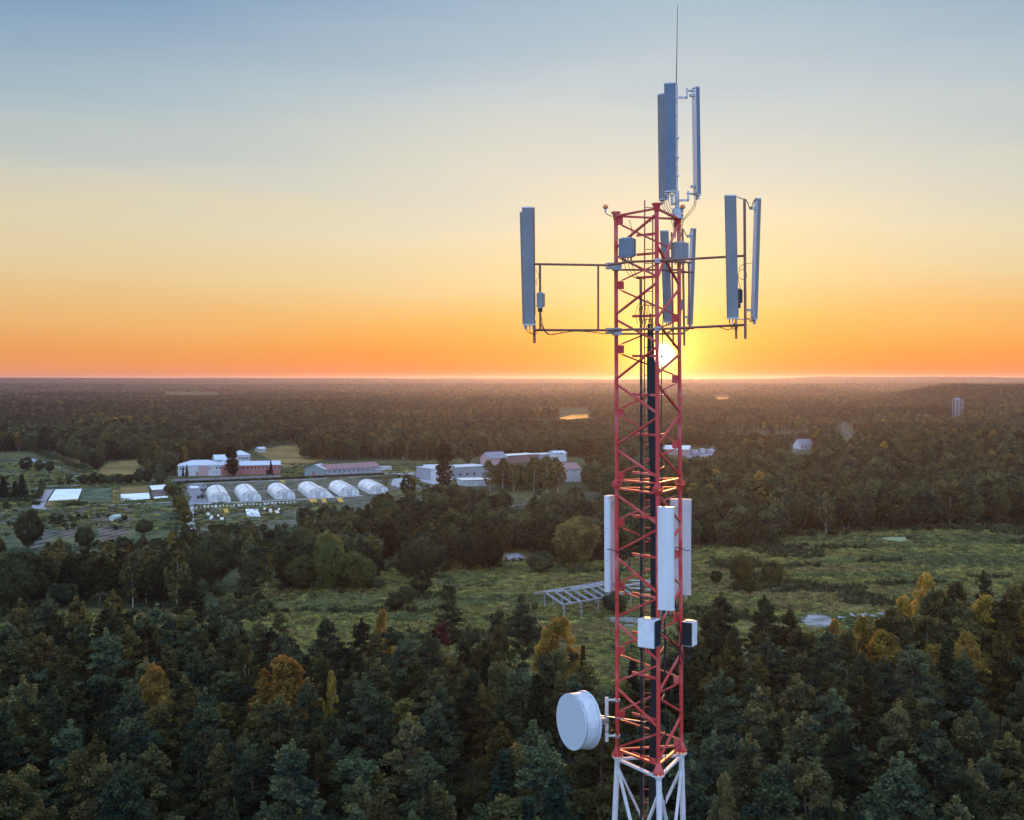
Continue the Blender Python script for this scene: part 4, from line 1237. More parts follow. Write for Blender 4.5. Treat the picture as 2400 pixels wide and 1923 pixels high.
# two vehicles in the yard
for x, y, lab, cl in ((470, 1169, 'small dark tractor-like vehicle parked in the gravel yard left of the first polytunnel', 'dark'), (478, 1149, 'dark heap-like cart behind the first polytunnel', 'wall_grey')):
    g = G(x, y)
    r_ = thing('farm_vehicle', g, lab, 'vehicle')
    MB().box(g + Vector((0, 0, 1.0)), 3.2, 1.7, .8, .3).box(g + Vector((.7, .1, 1.8)), 1.2, 1.5, .9, .3).build('body', cl, r_)
    for s_, t_ in ((-1, -1), (1, -1), (-1, 1), (1, 1)):
        q = g + Vector((s_ * 1.1, t_ * .85, .5)); MB().tube(q, q + Vector((0, t_ * .3, 0)), .5, n=10).build('wheel', 'black', r_)
g = G(270, 1221)
r_ = thing('tank', g, 'pale green cylindrical tank lying in the ploughed field', 'tank')
MB().tube(g + Vector((-.6, -2.2, 1.2)), g + Vector((.6, 2.2, 1.2)), 1.2, n=18).build('shell', 'green_tank', r_, True)
MB().box(g + Vector((0, 0, .2)), 1.6, 4, .35).build('cradle', 'wood', r_)
# picket fence with pale posts
pa, pb = G(405, 1131), G(658, 1121.5)
root = thing('fence', pa, 'long fence of pale posts along the hedge between the house complex and the nursery', 'fence')
n = 84
for i in range(n + 1):
    q = pa.lerp(pb, i / n)
    MB().box(q + Vector((0, 0, .85)), .34, .22, 1.7).build('post', 'concrete', root)
MB().beam(pa + Vector((0, .3, .7)), pb + Vector((0, .3, .7)), .12, 1.2).build('rail', 'wood', root)


# ------------------------------------------------------------------ barn skeleton in the meadow
def barn_frame():
    A = Vector((7.9, 266.8, 0)); u = Vector((.765, .644, 0)); v = Vector((.30, -.955, 0))
    root = thing('barn_frame', A, 'open skeleton of a barn, grey beams on posts, in the meadow left of the mast', 'ruin')
    W, hr, hf = 13.6, 3.5, 3.0
    step = 2.75
    nn = 9
    for i in range(nn):
        a = A + u * (i * step)
        b = a + v * W
        if i in (6,):
            b = a + v * (W * .62)
        MB().beam(a + Vector((0, 0, hr)), b + Vector((0, 0, hf)), .30, .38).build('rafter', 'wood', root)
        if i % 2 == 0:
            MB().box(b + Vector((0, 0, hf / 2 - .1)), .32, .32, hf - .2).build('post', 'wood', root)
        MB().box(a + Vector((0, 0, hr / 2 - .1)), .3, .3, hr - .2).build('post', 'wood', root)
        m_ = a + v * (W * .5)
        if i % 2 == 1:
            MB().box(m_ + Vector((0, 0, 1.5)), .3, .3, 3.0).build('post', 'wood', root)
    MB().beam(A + u * -3.2 + Vector((0, 0, hr + .2)), A + u * (step * (nn - 1) + 1) + Vector((0, 0, hr + .2)), .3, .3).build('beam', 'wood', root)
    MB().beam(A + v * W + Vector((0, 0, hf + .2)), A + v * W + u * (step * (nn - 2)) + Vector((0, 0, hf + .2)), .3, .34).build('beam', 'wood', root)
    rr = random.Random(4)
    for i in range(nn - 1):
        # remaining roofing boards near the rear edge
        a = A + u * (i * step + .2)
        for k in range(4):
            if rr.random() < .75:
                t0 = k * 1.0 + rr.random() * .3
                q0 = a + v * t0 + Vector((0, 0, hr + .25 - t0 * .037))
                mb = MB().beam(q0, q0 + u * (step * rr.uniform(.7, .95)), .7, .04)
                mb.build('roof_board', 'wood', root)


barn_frame()
rr = random.Random(8)
for i in range(10):
    g = G(1462 + rr.random() * 56, 1360 + rr.random() * 24)
    o = MB().beam(g + Vector((0, 0, .3)), g + Vector((rr.uniform(3, 8), rr.uniform(-5, 4), rr.uniform(.2, 1.2))), rr.uniform(.4, 1.4), .2).build('plank', 'wood')
    tag(o, 'grey fallen slab in the rubble seen through the mast', 'debris', 'slabs fallen behind the mast')
for i in range(14):
    g = G(1972 + rr.random() * 118, 1455 - rr.random() * 12 - i * .4)
    o = MB().beam(g + Vector((0, 0, .3)), g + Vector((rr.uniform(-2.5, 2.5), rr.uniform(-2, 2), rr.uniform(.2, .9))), rr.uniform(.4, 1.0), .25).build('rubble_block', 'concrete' if i % 3 else 'radome')
    tag(o, 'pale block of rubble beside the gravel patch in the meadow', 'rubble', 'rubble beside the gravel patch')

# ruin tower far right
def ruin_tower():
    a = G(2239, 983); w = 10.0; hh = 27.0
    root = thing('concrete_tower', a, 'tall open-floored concrete tower standing among trees far at the right', 'tower')
    for i in (0, .5, 1):
        for j in (0, 1):
            MB().box(a + Vector((w * i, w * j, hh / 2)), .9, .9, hh).build('pillar', 'wood', root)
    for k in range(9):
        MB().box(a + Vector((w / 2, w / 2, 3 + k * 3.0)), w + 1, w + 1, .5).build('slab', 'concrete', root)
    MB().box(a + Vector((w / 2, w * .7, hh / 2)), w * .5, w * .3, hh).build('core_wall', 'wall_grey', root)
    MB().box(a + Vector((w * .4, w / 2, hh + 1.2)), w * .5, w * .5, 2.4).build('roof_cabin', 'wall_grey', root)


ruin_tower()

# ------------------------------------------------------------------ foliage
def unit(rng, n):
    v = rng.normal(size=(n, 3))
    return v / np.linalg.norm(v, axis=1, keepdims=True)


def cloud(centers, rad, per, size, rng, flat=0.0, base=None):
    """leaf-sized quads scattered through ellipsoid clumps -> (verts Nx4x3, shade N)"""
    centers = np.asarray(centers, float); rad = np.asarray(rad, float)
    k = len(centers)
    c = np.repeat(centers, per, 0); r = np.repeat(rad, per, 0)
    n = len(c)
    p = c + unit(rng, n) * (rng.random((n, 1)) ** 0.45) * r
    a = unit(rng, n)
    if flat:
        a[:, 2] *= (1 - flat)
        a /= np.linalg.norm(a, axis=1, keepdims=True)
    b = np.cross(a, unit(rng, n)); b /= np.linalg.norm(b, axis=1, keepdims=True) + 1e-9
    s = size * rng.uniform(.55, 1.45, (n, 1))
    a, b = a * s * .5, b * s * .32
    V = np.stack([p - a - b * .4, p - b, p + a + b * .3, p + b], 1)
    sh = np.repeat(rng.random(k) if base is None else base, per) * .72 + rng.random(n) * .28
    return V, sh


def leaf_mesh(name, parts, material, trunk=None, trunk_mat=None):
    V = np.concatenate([p[0] for p in parts]); sh = np.concatenate([p[1] for p in parts])
    nl = len(V)
    vs = V.reshape(-1, 3)
    nq = nl
    tv = np.array(trunk.v, float).reshape(-1, 3) if trunk is not None else np.zeros((0, 3))
    tf = trunk.f if trunk is not None else []
    me = bpy.data.meshes.new(name)
    nv = len(vs) + len(tv)
    loops = np.arange(len(vs), dtype=np.int32)
    starts = np.arange(0, len(vs), 4, dtype=np.int32)
    tl, ts, tot = [], [], [4] * 0
    o = len(vs); pos = len(loops)
    for f in tf:
        ts.append(pos); pos += len(f); tl += [i + o for i in f]
    loops = np.concatenate([loops, np.array(tl, np.int32)])
    starts = np.concatenate([starts, np.array(ts, np.int32)])
    me.vertices.add(nv); me.vertices.foreach_set('co', np.concatenate([vs, tv]).ravel())
    me.loops.add(len(loops)); me.loops.foreach_set('vertex_index', loops)
    me.polygons.add(len(starts)); me.polygons.foreach_set('loop_start', starts)
    me.materials.append(M[material])
    if trunk is not None:
        me.materials.append(M[trunk_mat])
        me.polygons.foreach_set('material_index', np.concatenate([np.zeros(nq, np.int32), np.ones(len(tf), np.int32)]))
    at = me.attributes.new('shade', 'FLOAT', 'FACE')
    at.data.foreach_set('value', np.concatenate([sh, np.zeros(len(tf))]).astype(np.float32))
    me.update(calc_edges=True)
    me.validate()
    return me


def skeleton(kind, rng):
    """-> (trunk MB, clump centres, clump radii, clump shade or None, leaf size, leaves per clump, nominal height)"""
    mb = MB(); C, Rr, B = [], [], []
    U = rng.uniform
    if kind == 'pine':
        h = 17.0
        lean = U(-.25, .25, 2)
        mb.tube((0, 0, -.5), (lean[0] * .5, lean[1] * .5, h * .5), .17, .12, 7, caps=False)
        mb.tube((lean[0] * .5, lean[1] * .5, h * .5), (lean[0], lean[1], h * .97), .12, .025, 6, caps=False)
        z = h * U(.30, .42); z0 = z
        Rm = U(2.8, 3.5)
        top = U(1.0, 2.2)
        while z < h * .975:
            t = (z - z0) / (h - z0)
            rr = Rm * (1 - t) ** .92 * min(1, .45 + t * 2.5)
            for _ in range(int(U(3, 5.6))):
                az = U(0, 6.283); L_ = rr * U(.55, 1.18)
                ox, oy = lean[0] * z / h, lean[1] * z / h
                ex, ey, ez = ox + math.cos(az) * L_, oy + math.sin(az) * L_, z + L_ * U(.15, .5)
                mb.tube((ox, oy, z - .1), (ex, ey, ez), .035, .012, 3, caps=False)
                b = rng.random()
                C.append((ex, ey, ez)); q = U(.42, .72); Rr.append((q, q, q * .62)); B.append(b)
                if L_ > 1.1:
                    C.append(((ex + ox) / 2 + U(-.2, .2), (ey + oy) / 2 + U(-.2, .2), (ez + z) / 2 + .1)); q = U(.42, .7); Rr.append((q, q, q * .55)); B.append(b * .8)
            z += U(.38, .72)
        for i in range(int(U(3, 7))):                       # upright leader tips
            x, y = U(-1.1, 1.1), U(-1.1, 1.1); q = U(.22, .36)
            zt = h - .4 - abs(x) - abs(y) + U(0, .5)
            C.append((x + lean[0], y + lean[1], zt)); Rr.append((q, q, q * 2.2)); B.append(U(.6, 1))
        C.append((lean[0], lean[1], h)); Rr.append((.25, .25, .6)); B.append(1)
        return mb, C, Rr, B, .26, 76, h
    if kind == 'spruce':
        h = 17.0
        mb.tube((0, 0, -.5), (0, 0, h), .17, .02, 6, caps=False)
        z = 1.6
        while z < h * .98:
            t = z / h
            rr = 2.3 * (1 - t) ** .9 + .12
            m_ = int(5 + 5 * (1 - t))
            a0 = U(0, 6)
            for i in range(m_):
                az = a0 + i * 6.283 / m_ + U(-.2, .2); L_ = rr * U(.8, 1.12)
                for k in (.45, .9):
                    q = .24 + .34 * (1 - t)
                    C.append((math.cos(az) * L_ * k, math.sin(az) * L_ * k, z - L_ * k * .30)); Rr.append((q * 1.15, q * 1.15, q * .8)); B.append(U(0, 1))
            z += .55
        return mb, C, Rr, B, .32, 26, h
    if kind in ('birch', 'poplar'):
        h = 16.0
        fx, fy = U(-.5, .5, 2)
        mb.tube((0, 0, -.5), (fx * .3, fy * .3, h * .45), .13, .09, 6, caps=False)
        mb.tube((fx * .3, fy * .3, h * .45), (fx, fy, h * .9), .085, .02, 5, caps=False)
        mb.tube((fx * .3, fy * .3, h * .42), (-fx, fy * 1.5 + .4, h * .82), .07, .02, 5, caps=False)
        Rm = U(2.2, 2.8) if kind == 'birch' else 1.55
        z0 = .22 if kind == 'birch' else .08
        n = 105 if kind == 'birch' else 190
        for i in range(n):
            t = rng.random() ** .85
            pr = math.sin(math.pi * min(1, (t * .86 + .10))) ** .8 if kind == 'birch' else (.35 + .65 * math.sin(math.pi * min(1, t * .8 + .12)))
            az = U(0, 6.283); r_ = Rm * pr * math.sqrt(U(.12, 1.15))
            z = h * (z0 + (1 - z0) * t)
            q = U(.5, .9) if kind == 'birch' else U(.55, .95)
            C.append((math.cos(az) * r_ + fx * t, math.sin(az) * r_ + fy * t, z - q * .3)); Rr.append((q * .75, q * .75, q * 1.25)); B.append(U(0, 1))
            if i % 4 == 0:
                mb.tube((fx * t * .8, fy * t * .8, z - 1.3), C[-1], .03, .01, 3, caps=False)
        return mb, C, Rr, B, .29, 96, h
    if kind == 'round':
        h = 12.0
        mb.tube((0, 0, -.5), (U(-.4, .4), U(-.4, .4), h * .6), .28, .12, 7, caps=False)
        L_ = unit(rng, 15); L_[:, 2] = L_[:, 2] * .8 + .25
        L_ /= np.linalg.norm(L_, axis=1, keepdims=True)
        la = rng.uniform(.14, .34, 15); lb = rng.random(15)
        for i in range(5):
            v = L_[i]; mb.tube((0, 0, h * .3), (v[0] * 3.4, v[1] * 3.4, 5.8 + v[2] * 3.6), .09, .03, 4, caps=False)
        V = unit(rng, 400)
        for v in V:
            dots = L_ @ v
            k = int(np.argmax(dots - .12 * (1 - la)))
            r_ = .74 + la[k] * math.exp(-((math.acos(min(1, dots[k])) / .42) ** 2))
            r_ *= rng.uniform(.78, 1.02)
            s_ = U(.5, .95)
            z = 5.7 + v[2] * (6.0 if v[2] > 0 else 5.2) * r_
            wd = 5.3 * (1 - .12 * max(0, -v[2]))
            C.append((v[0] * wd * r_, v[1] * wd * r_, max(.5, z))); Rr.append((s_, s_, s_ * .8)); B.append(min(1, max(0, lb[k] + U(-.4, .4))))
        return mb, C, Rr, B, .34, 44, h
    if kind == 'tall':                                          # upright broadleaf of a closed wood
        h = 15.0
        mb.tube((0, 0, -.5), (U(-.4, .4), U(-.4, .4), h * .7), .18, .08, 6, caps=False)
        for i in range(int(U(9, 13))):
            az = U(0, 6.283); t = rng.random()
            r_ = U(.3, 1.0) * 2.3 * (1 - t * .55); z = h * (.20 + .70 * t); q = U(1.0, 1.7)
            b = rng.random()
            for _ in range(int(q * 8)):
                v = unit(rng, 1)[0] * q * U(.5, 1.05); s_ = U(.4, .8)
                C.append((math.cos(az) * r_ + v[0], math.sin(az) * r_ + v[1], min(h, z + v[2] * 1.15))); Rr.append((s_, s_, s_ * .8)); B.append(min(1, max(0, b + U(-.35, .35))))
        return mb, C, Rr, B, .30, 105, h


KINDS = {'pine': ('pine', 'bark', 'pine'), 'spruce': ('spruce', 'bark', 'spruce'), 'birch': ('birch', 'birch_bark', 'birch'), 'gold': ('birch', 'birch_bark', 'gold'),
         'rust': ('tall', 'grey_bark', 'rust'), 'poplar': ('poplar', 'grey_bark', 'broad'), 'round': ('round', 'grey_bark', 'broad'), 'tall': ('tall', 'grey_bark', 'broad'),
         'willow': ('round', 'grey_bark', 'birch')}
CACHE = {}


def tree_mesh(kind, var, lod, split=False):
    """lod 0 near, 1 middle distance, 2 far; split -> (trunk mesh, crown mesh)"""
    key = (kind, var, lod, split)
    if key in CACHE:
        return CACHE[key]
    sk, tm, lm = KINDS[kind]
    rng = np.random.default_rng(abs(hash((sk, var))) % 1000 if False else (sum(map(ord, sk)) * 31 + var * 7))
    mb, C, Rr, B, size, per, h = skeleton(sk, rng)
    C, Rr, B = np.array(C), np.array(Rr), np.array(B)
    if lod == 1:
        per, size = max(4, per // 5), size * 2.1
    elif lod == 2:
        sel = rng.permutation(len(C))[:max(28, len(C) // 4)]
        C, Rr, B = C[sel], Rr[sel] * 1.5, B[sel]
        per, size = 13, size * 3.4
    leaves = cloud(C, Rr, per, size, rng, base=B)
    if split:
        me = leaf_mesh(kind + '_crown', [leaves], lm)
        tme = bpy.data.meshes.new(kind + '_trunk')
        tme.from_pydata(mb.v, [], mb.f); tme.materials.append(M[tm])
        CACHE[key] = (tme, me, h)
    else:
        CACHE[key] = (leaf_mesh(kind + '_tree', [leaves], lm, mb, tm), h)
    return CACHE[key]


NAMES = {'pine': ('pine_tree', 'pine tree'), 'spruce': ('spruce_tree', 'spruce tree'), 'birch': ('birch_tree', 'birch tree'), 'gold': ('birch_tree', 'birch tree'), 'rust': ('aspen_tree', 'aspen tree'),
         'poplar': ('poplar_tree', 'poplar tree'), 'round': ('broadleaf_tree', 'broadleaf tree'), 'tall': ('alder_tree', 'alder tree'), 'willow': ('willow_tree', 'willow tree')}
NVAR = {'pine': 7, 'spruce': 3, 'birch': 4, 'gold': 4, 'rust': 2, 'poplar': 2, 'round': 6, 'tall': 6, 'willow': 3}
trnd = random.Random(21)
USED = []


def tree(kind, x, y, h, w, label, group=None, tint=(1, 1, 1), lod=0):
    """w: width factor relative to the natural proportions"""
    tme, cme, h0 = tree_mesh(kind, trnd.randrange(NVAR[kind]), lod, True)
    nm, cat = NAMES[kind]
    root = bpy.data.objects.new(nm, None)
    COL.objects.link(root)
    root.location = (x, y, 0)
    root.rotation_euler.z = trnd.uniform(0, 6.28)
    s = h / h0
    root.scale = (s * w, s * w, s)
    tag(root, label, cat, group)
    for n, me in (('trunk', tme), ('crown', cme)):
        o = bpy.data.objects.new(n, me)
        COL.objects.link(o); o.parent = root
        if n == 'crown':
            o.color = (*tint, 1)
    USED.append((x, y, h * .16 * w if kind != 'round' else 4.6 * s * w))
    return root


def by_px(kind, px, top, base, wpx, label, group=None, tint=(1, 1, 1), h=None, lod=0):
    """base row known -> distance from it; or give h and leave base None"""
    if base is not None:
        g = G(px, base); d = g.y
        h = H - (top - HZ) * d / F
    else:
        d = (H - h) * F / (top - HZ)
        g = Vector(((px - CX) * d / F, d, 0))
    nat = {'pine': 5.6 / 17, 'spruce': 4.6 / 17, 'birch': 5.6 / 16, 'gold': 5.6 / 16, 'rust': 6 / 15, 'poplar': 3.7 / 16, 'round': 11.0 / 12, 'tall': 6.2 / 15, 'willow': 11. / 12}[kind]
    w = (wpx * d / F) / (h * nat)
    return tree(kind, g.x, g.y, h, w, label, group, tint, lod)


# trees one can point to --------------------------------------------------------
SP = [
    # near forest (height given)
    ('pine', 1050, 1366, None, 82, 'tall dark pine standing alone at the meadow edge, left of the barn skeleton', 18),
    ('rust', 1030, 1452, None, 66, 'reddish tree in front of the tall pine, left of the dish', 15),
    ('gold', 893, 1438, None, 56, 'narrow golden birch at the edge of the wood, left of the reddish tree', 16),
    ('gold', 1312, 1458, None, 125, 'broad golden birch behind the dish antenna', 16),
    ('gold', 1283, 1478, None, 66, 'smaller golden birch leaning against the broad golden one behind the dish', 14.5),
    ('spruce', 1368, 1512, None, 50, 'dark narrow spruce just above the dish antenna', 17),
    ('pine', 1228, 1412, None, 105, 'dark umbrella-shaped pine at the meadow edge right of the tall pine', 16.5),
    ('pine', 1165, 1436, None, 62, 'dark pine between the tall pine and the umbrella-shaped pine', 16),
    ('birch', 1175, 1478, None, 84, 'olive birch below the umbrella-shaped pine', 15.5),
    ('gold', 362, 1568, None, 110, 'small golden-topped birch with a white trunk in the left part of the near wood', 16.5),
    ('gold', 668, 1552, None, 190, 'wide golden birch crown in the middle of the near wood, left of the mast', 17.5),
    ('gold', 772, 1585, None, 44, 'slim golden birch just right of the wide golden crown', 15),
    ('pine', 1690, 1396, None, 100, 'dark brown-green pine at the meadow edge just right of the mast', 17.5),
    ('pine', 1792, 1402, None, 84, 'loose dark pine beside the glimpse of yellow meadow right of the mast', 17.5),
    ('gold', 1962, 1458, None, 60, 'golden birch in front of the gravel patch', 15),
    ('gold', 2022, 1450, None, 70, 'golden birch right of the one in front of the gravel patch', 15),
    ('gold', 2120, 1405, None, 84, 'golden birch below the rubble at the right edge of the meadow', 16),
    ('gold', 2182, 1352, None, 92, 'tallest golden birch at the right, against the meadow', 17.5),
    ('birch', 2252, 1370, None, 92, 'olive birch between the tallest golden birch and a dark pine', 17.5),
    ('pine', 2312, 1345, None, 78, 'dark pine standing tall near the right edge of the picture', 19),
    ('birch', 2388, 1378, None, 84, 'pale birch at the right edge, beside the tall dark pine', 17.5),
    ('birch', 2358, 1462, None, 76, 'pale green birch in front of the dark pine near the right edge', 16.5),
    ('pine', 545, 1890, None, 62, 'light-tipped young pine at the very bottom left of the mast', 16.5),
    ('birch', 1700, 1832, None, 92, 'round-topped olive tree at the bottom right of the white mast legs', 16.5),
    ('pine', 240, 1428, None, 84, 'pine on the strip of grass at the upper left edge of the near wood', 17),
    ('birch', 40, 1436, None, 92, 'reddish-olive birch at the left border of the picture', 17),
    # middle distance (base row given)
    ('round', 501, 1244, 1378, 118, 'giant dark round tree in the belt below the greenhouses', None),
    ('willow', 774, 1243, 1385, 96, 'big pale green willow between the giant dark tree and the middle meadow', None),
    ('willow', 838, 1292, 1383, 100, 'lower right shoulder of the pale willow group at the meadow edge', None),
    ('willow', 706, 1300, 1384, 90, 'lower left shoulder of the pale willow group at the meadow edge', None),
    ('round', 1004, 1244, 1352, 98, 'tall round olive tree at the left end of the middle meadow', None),
    ('round', 958, 1285, 1355, 66, 'low tree leaning on the left of the tall round olive tree', None),
    ('poplar', 911, 1224, 1310, 46, 'narrow upright tree between the pale willow and the tall olive tree', None),
    ('round', 1098, 1248, 1336, 92, 'wide dark tree at the back edge of the middle meadow', None),
    ('round', 1152, 1252, 1338, 62, 'dark tree just left of the dirt patch in the meadow', None),
    ('willow', 1349, 1198, 1332, 124, 'broad tree with a light yellowish top just left of the mast', None),
    ('round', 1265, 1290, 1342, 76, 'low bushy tree right of the dirt patch', None),
    ('poplar', 1040, 1044, 1146, 40, 'very tall dark poplar in front of the grey warehouse', None),
    ('poplar', 545, 1048, 1116, 30, 'dark poplar in front of the house complex', None),
    ('round', 1095, 1048, 1088, 32, 'single round tree between the tall poplar and the warehouses', None),
    ('spruce', 429, 1092, 1118, 7, 'tiny dark conifer by the left wall of the pale building', None),
    ('spruce', 438, 1089, 1118, 9, 'small dark conifer at the pale wall, right one of two', None),
    ('spruce', 635, 1080, 1114, 12, 'slim dark conifer in front of the red wing', None),
    ('birch', 1148, 1080, 1150, 40, 'white-stemmed birch, left one of the clump before the warehouses', None),
    ('birch', 1178, 1076, 1150, 44, 'white-stemmed birch, middle one of the clump before the warehouses', None),
    ('birch', 1204, 1088, 1152, 34, 'white-stemmed birch, right one of the clump before the warehouses', None),
    ('birch', 1252, 1080, 1156, 44, 'olive birch at the left of the big clump near the mast', None),
    ('birch', 1282, 1072, 1157, 50, 'tallest olive birch in the big clump near the mast', None),
    ('birch', 1308, 1082, 1156, 42, 'olive birch at the right of the big clump near the mast', None),
    ('willow', 1740, 1296, 1373, 62, 'round light-topped tree standing in the meadow right of the mast', None),
    ('willow', 1812, 1311, 1372, 62, 'darker round tree beside the light-topped one in the meadow', None),
    ('willow', 1756, 1362, 1393, 30, 'small grey-green bush at the foot of the two meadow trees', None),
    ('round', 1725, 1368, 1388, 22, 'smallest bush left of the foot of the two meadow trees', None),
    ('round', 1679, 1337, 1368, 34, 'dark bush in the meadow close to the right leg of the mast', None),
    ('round', 985, 1347, 1392, 58, 'grey-green bush on the left part of the meadow, the upper one', None),
    ('round', 955, 1372, 1415, 50, 'grey-green bush on the left part of the meadow, the middle one', None),
    ('round', 926, 1394, 1432, 56, 'grey-green bush on the left part of the meadow, the lowest one', None),
    ('round', 1440, 1388, 1440, 74, 'dark round bush behind the left leg of the mast by the barn skeleton', None),
    ('round', 1222, 1395, 1418, 22, 'small bush left of the barn skeleton, upper one', None),
    ('round', 1253, 1412, 1432, 18, 'small bush left of the barn skeleton, lower one', None),
    ('round', 67, 1192, 1289, 72, 'big dark tree at the left edge in front of the ploughed fields', None),
    ('round', 197, 1228, 1287, 50, 'dark tree before the ploughed field, left of the green tank', None),
    ('round', 338, 1217, 1254, 46, 'dark round tree at the right end of the ploughed fields', None),
    ('round', 154, 1365, 1422, 76, 'rounded blue-green tree on the grass strip at far left', None),
    ('spruce', 36, 1128, 1168, 28, 'dark conifer by the gravel patch at the left edge, left one', None),
    ('spruce', 52, 1112, 1171, 32, 'dark conifer by the gravel patch at the left edge, tallest one', None),
    ('spruce', 8, 1116, 1170, 34, 'dark conifer cut by the left border', None),
    ('round', 60, 1068, 1105, 34, 'dark tree beside the curving tarmac road, left of three', None),
    ('round', 92, 1076, 1106, 26, 'dark tree beside the curving tarmac road, middle of three', None),
    ('round', 116, 1080, 1108, 24, 'dark tree beside the curving tarmac road, right of three', None),
    ('tall', 140, 1118, 1141, 18, 'small tree on the lawn above the white crop cover, left one', None),
    ('tall', 164, 1110, 1141, 24, 'small tree on the lawn above the white crop cover, right one', None),
]
for kind, px, top, base, wpx, lab, h in SP:
    by_px(kind, px, top, base, wpx, lab, h=h, lod=0 if base is None or base > 1240 else 1, tint=(1.15, 1.1, 1.0) if 'light' in lab or ('pale' in lab and kind != 'willow') else ((.7, .75, .8) if 'dark' in lab else (1, 1, 1)) if kind != 'willow' else (.62, .78, .72))
for i, (x, w, top) in enumerate(((196, 26, 1112), (218, 26, 1108), (238, 24, 1110), (258, 26, 1112), (280, 28, 1108), (302, 26, 1110), (325, 30, 1098), (346, 26, 1100), (375, 34, 1100))):
    by_px('round', x, top, 1138 - i * .5, w, 'dark tree in the neat row above the vegetable plots', 'row of trees above the plots', (.75, .85, .9), lod=1)
for i, (x, b, t_, w) in enumerate(((398, 1158, 1134, 34), (412, 1170, 1138, 34), (421, 1188, 1150, 34), (424, 1200, 1162, 36), (431, 1216, 1176, 34), (436, 1232, 1190, 36))):
    by_px('willow', x, t_, b, w, 'yellowish tree in the line that runs toward the viewer left of the greenhouses', 'yellowish tree line', (1.1, .95, .7) if i % 2 else (.8, .9, .9), lod=1)


# ------------------------------------------------------------------ random woodland
def inpoly(x, y, poly):
    inside = np.zeros(len(x), bool)
    j = len(poly) - 1
    for i in range(len(poly)):
        xi, yi = poly[i]; xj, yj = poly[j]
        c = ((yi > y) != (yj > y)) & (x < (xj - xi) * (y - yi) / (yj - yi + 1e-12) + xi)
        inside ^= c
        j = i
    return inside


NEAR_EDGE = np.array([(-600, 186), (0, 192), (300, 193), (540, 196), (600, 188), (900, 184), (1040, 188), (1150, 180), (1230, 184), (1330, 176), (1400, 158), (1520, 160), (1620, 184), (1700, 198), (1745, 176), (1770, 160), (1800, 196),
                      (1900, 180), (2000, 186), (2150, 202), (2300, 212), (3000, 214)])
TLINE = np.array([(-900, 1446), (250, 1440), (540, 1440), (600, 1412), (650, 1400), (880, 1388), (940, 1354), (1060, 1340), (1180, 1330), (1200, 1294), (1240, 1296), (1300, 1333), (1405, 1318), (1560, 1300), (1620, 1288),
                  (1815, 1285), (1830, 1256), (2045, 1250), (2140, 1242), (2400, 1230), (3200, 1215)])
CLEAR = [(-400, 1330), (-400, 1062), (110, 1060), (170, 1080), (240, 1112), (400, 1118), (410, 1100), (560, 1070), (600, 1045), (700, 1040), (715, 1085), (900, 1090), (1000, 1082), (1140, 1070), (1420, 1072), (1425, 1112), (1400, 1124), (1330, 1130),
         (1240, 1124), (1140, 1141), (1080, 1146), (1010, 1160), (900, 1176), (835, 1180), (760, 1196), (690, 1214), (560, 1236), (440, 1252), (330, 1292), (150, 1302), (60, 1300)]
CLEAR2 = [[(225, 1122), (250, 1080), (340, 1074), (335, 1108), (310, 1124)], [(1170, 1196), (1240, 1187), (1360, 1167), (1420, 1158), (1420, 1150), (1360, 1155), (1300, 1166), (1180, 1184)],
          [(1540, 1082), (1600, 1088), (1700, 1076), (1830, 1066), (1915, 1064), (1900, 1046), (1540, 1050)], [(1165, 1330), (1165, 1292), (1245, 1292), (1240, 1330)],
          [(1308, 985), (1304, 958), (1392, 957), (1386, 982)], [(2130, 976), (2140, 966), (2228, 961), (2230, 971)], [(1966, 1034), (1966, 988), (1990, 988), (2008, 1034)],
          [(370, 930), (370, 919.5), (525, 919.5), (525, 928)], [(1665, 940), (1665, 926), (1720, 926), (1720, 940)], [(2040, 1290), (2040, 1256), (2150, 1254), (2150, 1280)]]
# things that stay in view: (x0, x1, y0, y1, distance)
SEEN = [(415, 660, 1075, 1117, 640), (714, 890, 1088, 1116, 640), (985, 1085, 1092, 1130, 600), (1085, 1142, 1115, 1140, 580), (1142, 1240, 1062, 1082, 720), (1320, 1366, 1098, 1128, 600), (1552, 1676, 1047, 1068, 800),
        (1845, 1908, 1033, 1056, 850), (2235, 2260, 936, 972, 1550), (2136, 2228, 965, 973, 1600), (1972, 2000, 992, 1026, 1000), (1310, 1385, 971, 979, 1600), (385, 515, 921, 925, 4500), (1676, 1712, 929, 935, 3500),
        (486, 870, 1122, 1180, 490), (870, 990, 1120, 1150, 500), (60, 400, 1134, 1196, 470), (455, 690, 1180, 1222, 440), (95, 330, 1196, 1250, 400), (605, 625, 1046, 1060, 820), (70, 190, 1076, 1112, 600), (1176, 1236, 1299, 1321, 300),
        (1195, 1240, 1176, 1186, 480), (1370, 1410, 1152, 1160, 520), (545, 549, 1070, 1110, 600), (1010, 1062, 1050, 1130, 560), (1125, 1330, 1085, 1142, 550), (2064, 2136, 1258, 1270, 380)]


def scatter(y0, y1, step, jit, rng, margin=300):
    """jittered grid, wide enough for the view and some more"""
    xs, ys = [], []
    y = y0
    while y < y1:
        hw = y * (CX + margin) / F + 6
        n = int(2 * hw / step) + 1
        x = np.linspace(-hw, hw, n) + rng.uniform(-jit, jit, n) * step + (step / 2 if int(y / step) % 2 else 0)
        xs.append(x); ys.append(np.full(n, y) + rng.uniform(-jit, jit, n) * step)
        y += step * .92
    return np.concatenate(xs), np.concatenate(ys)


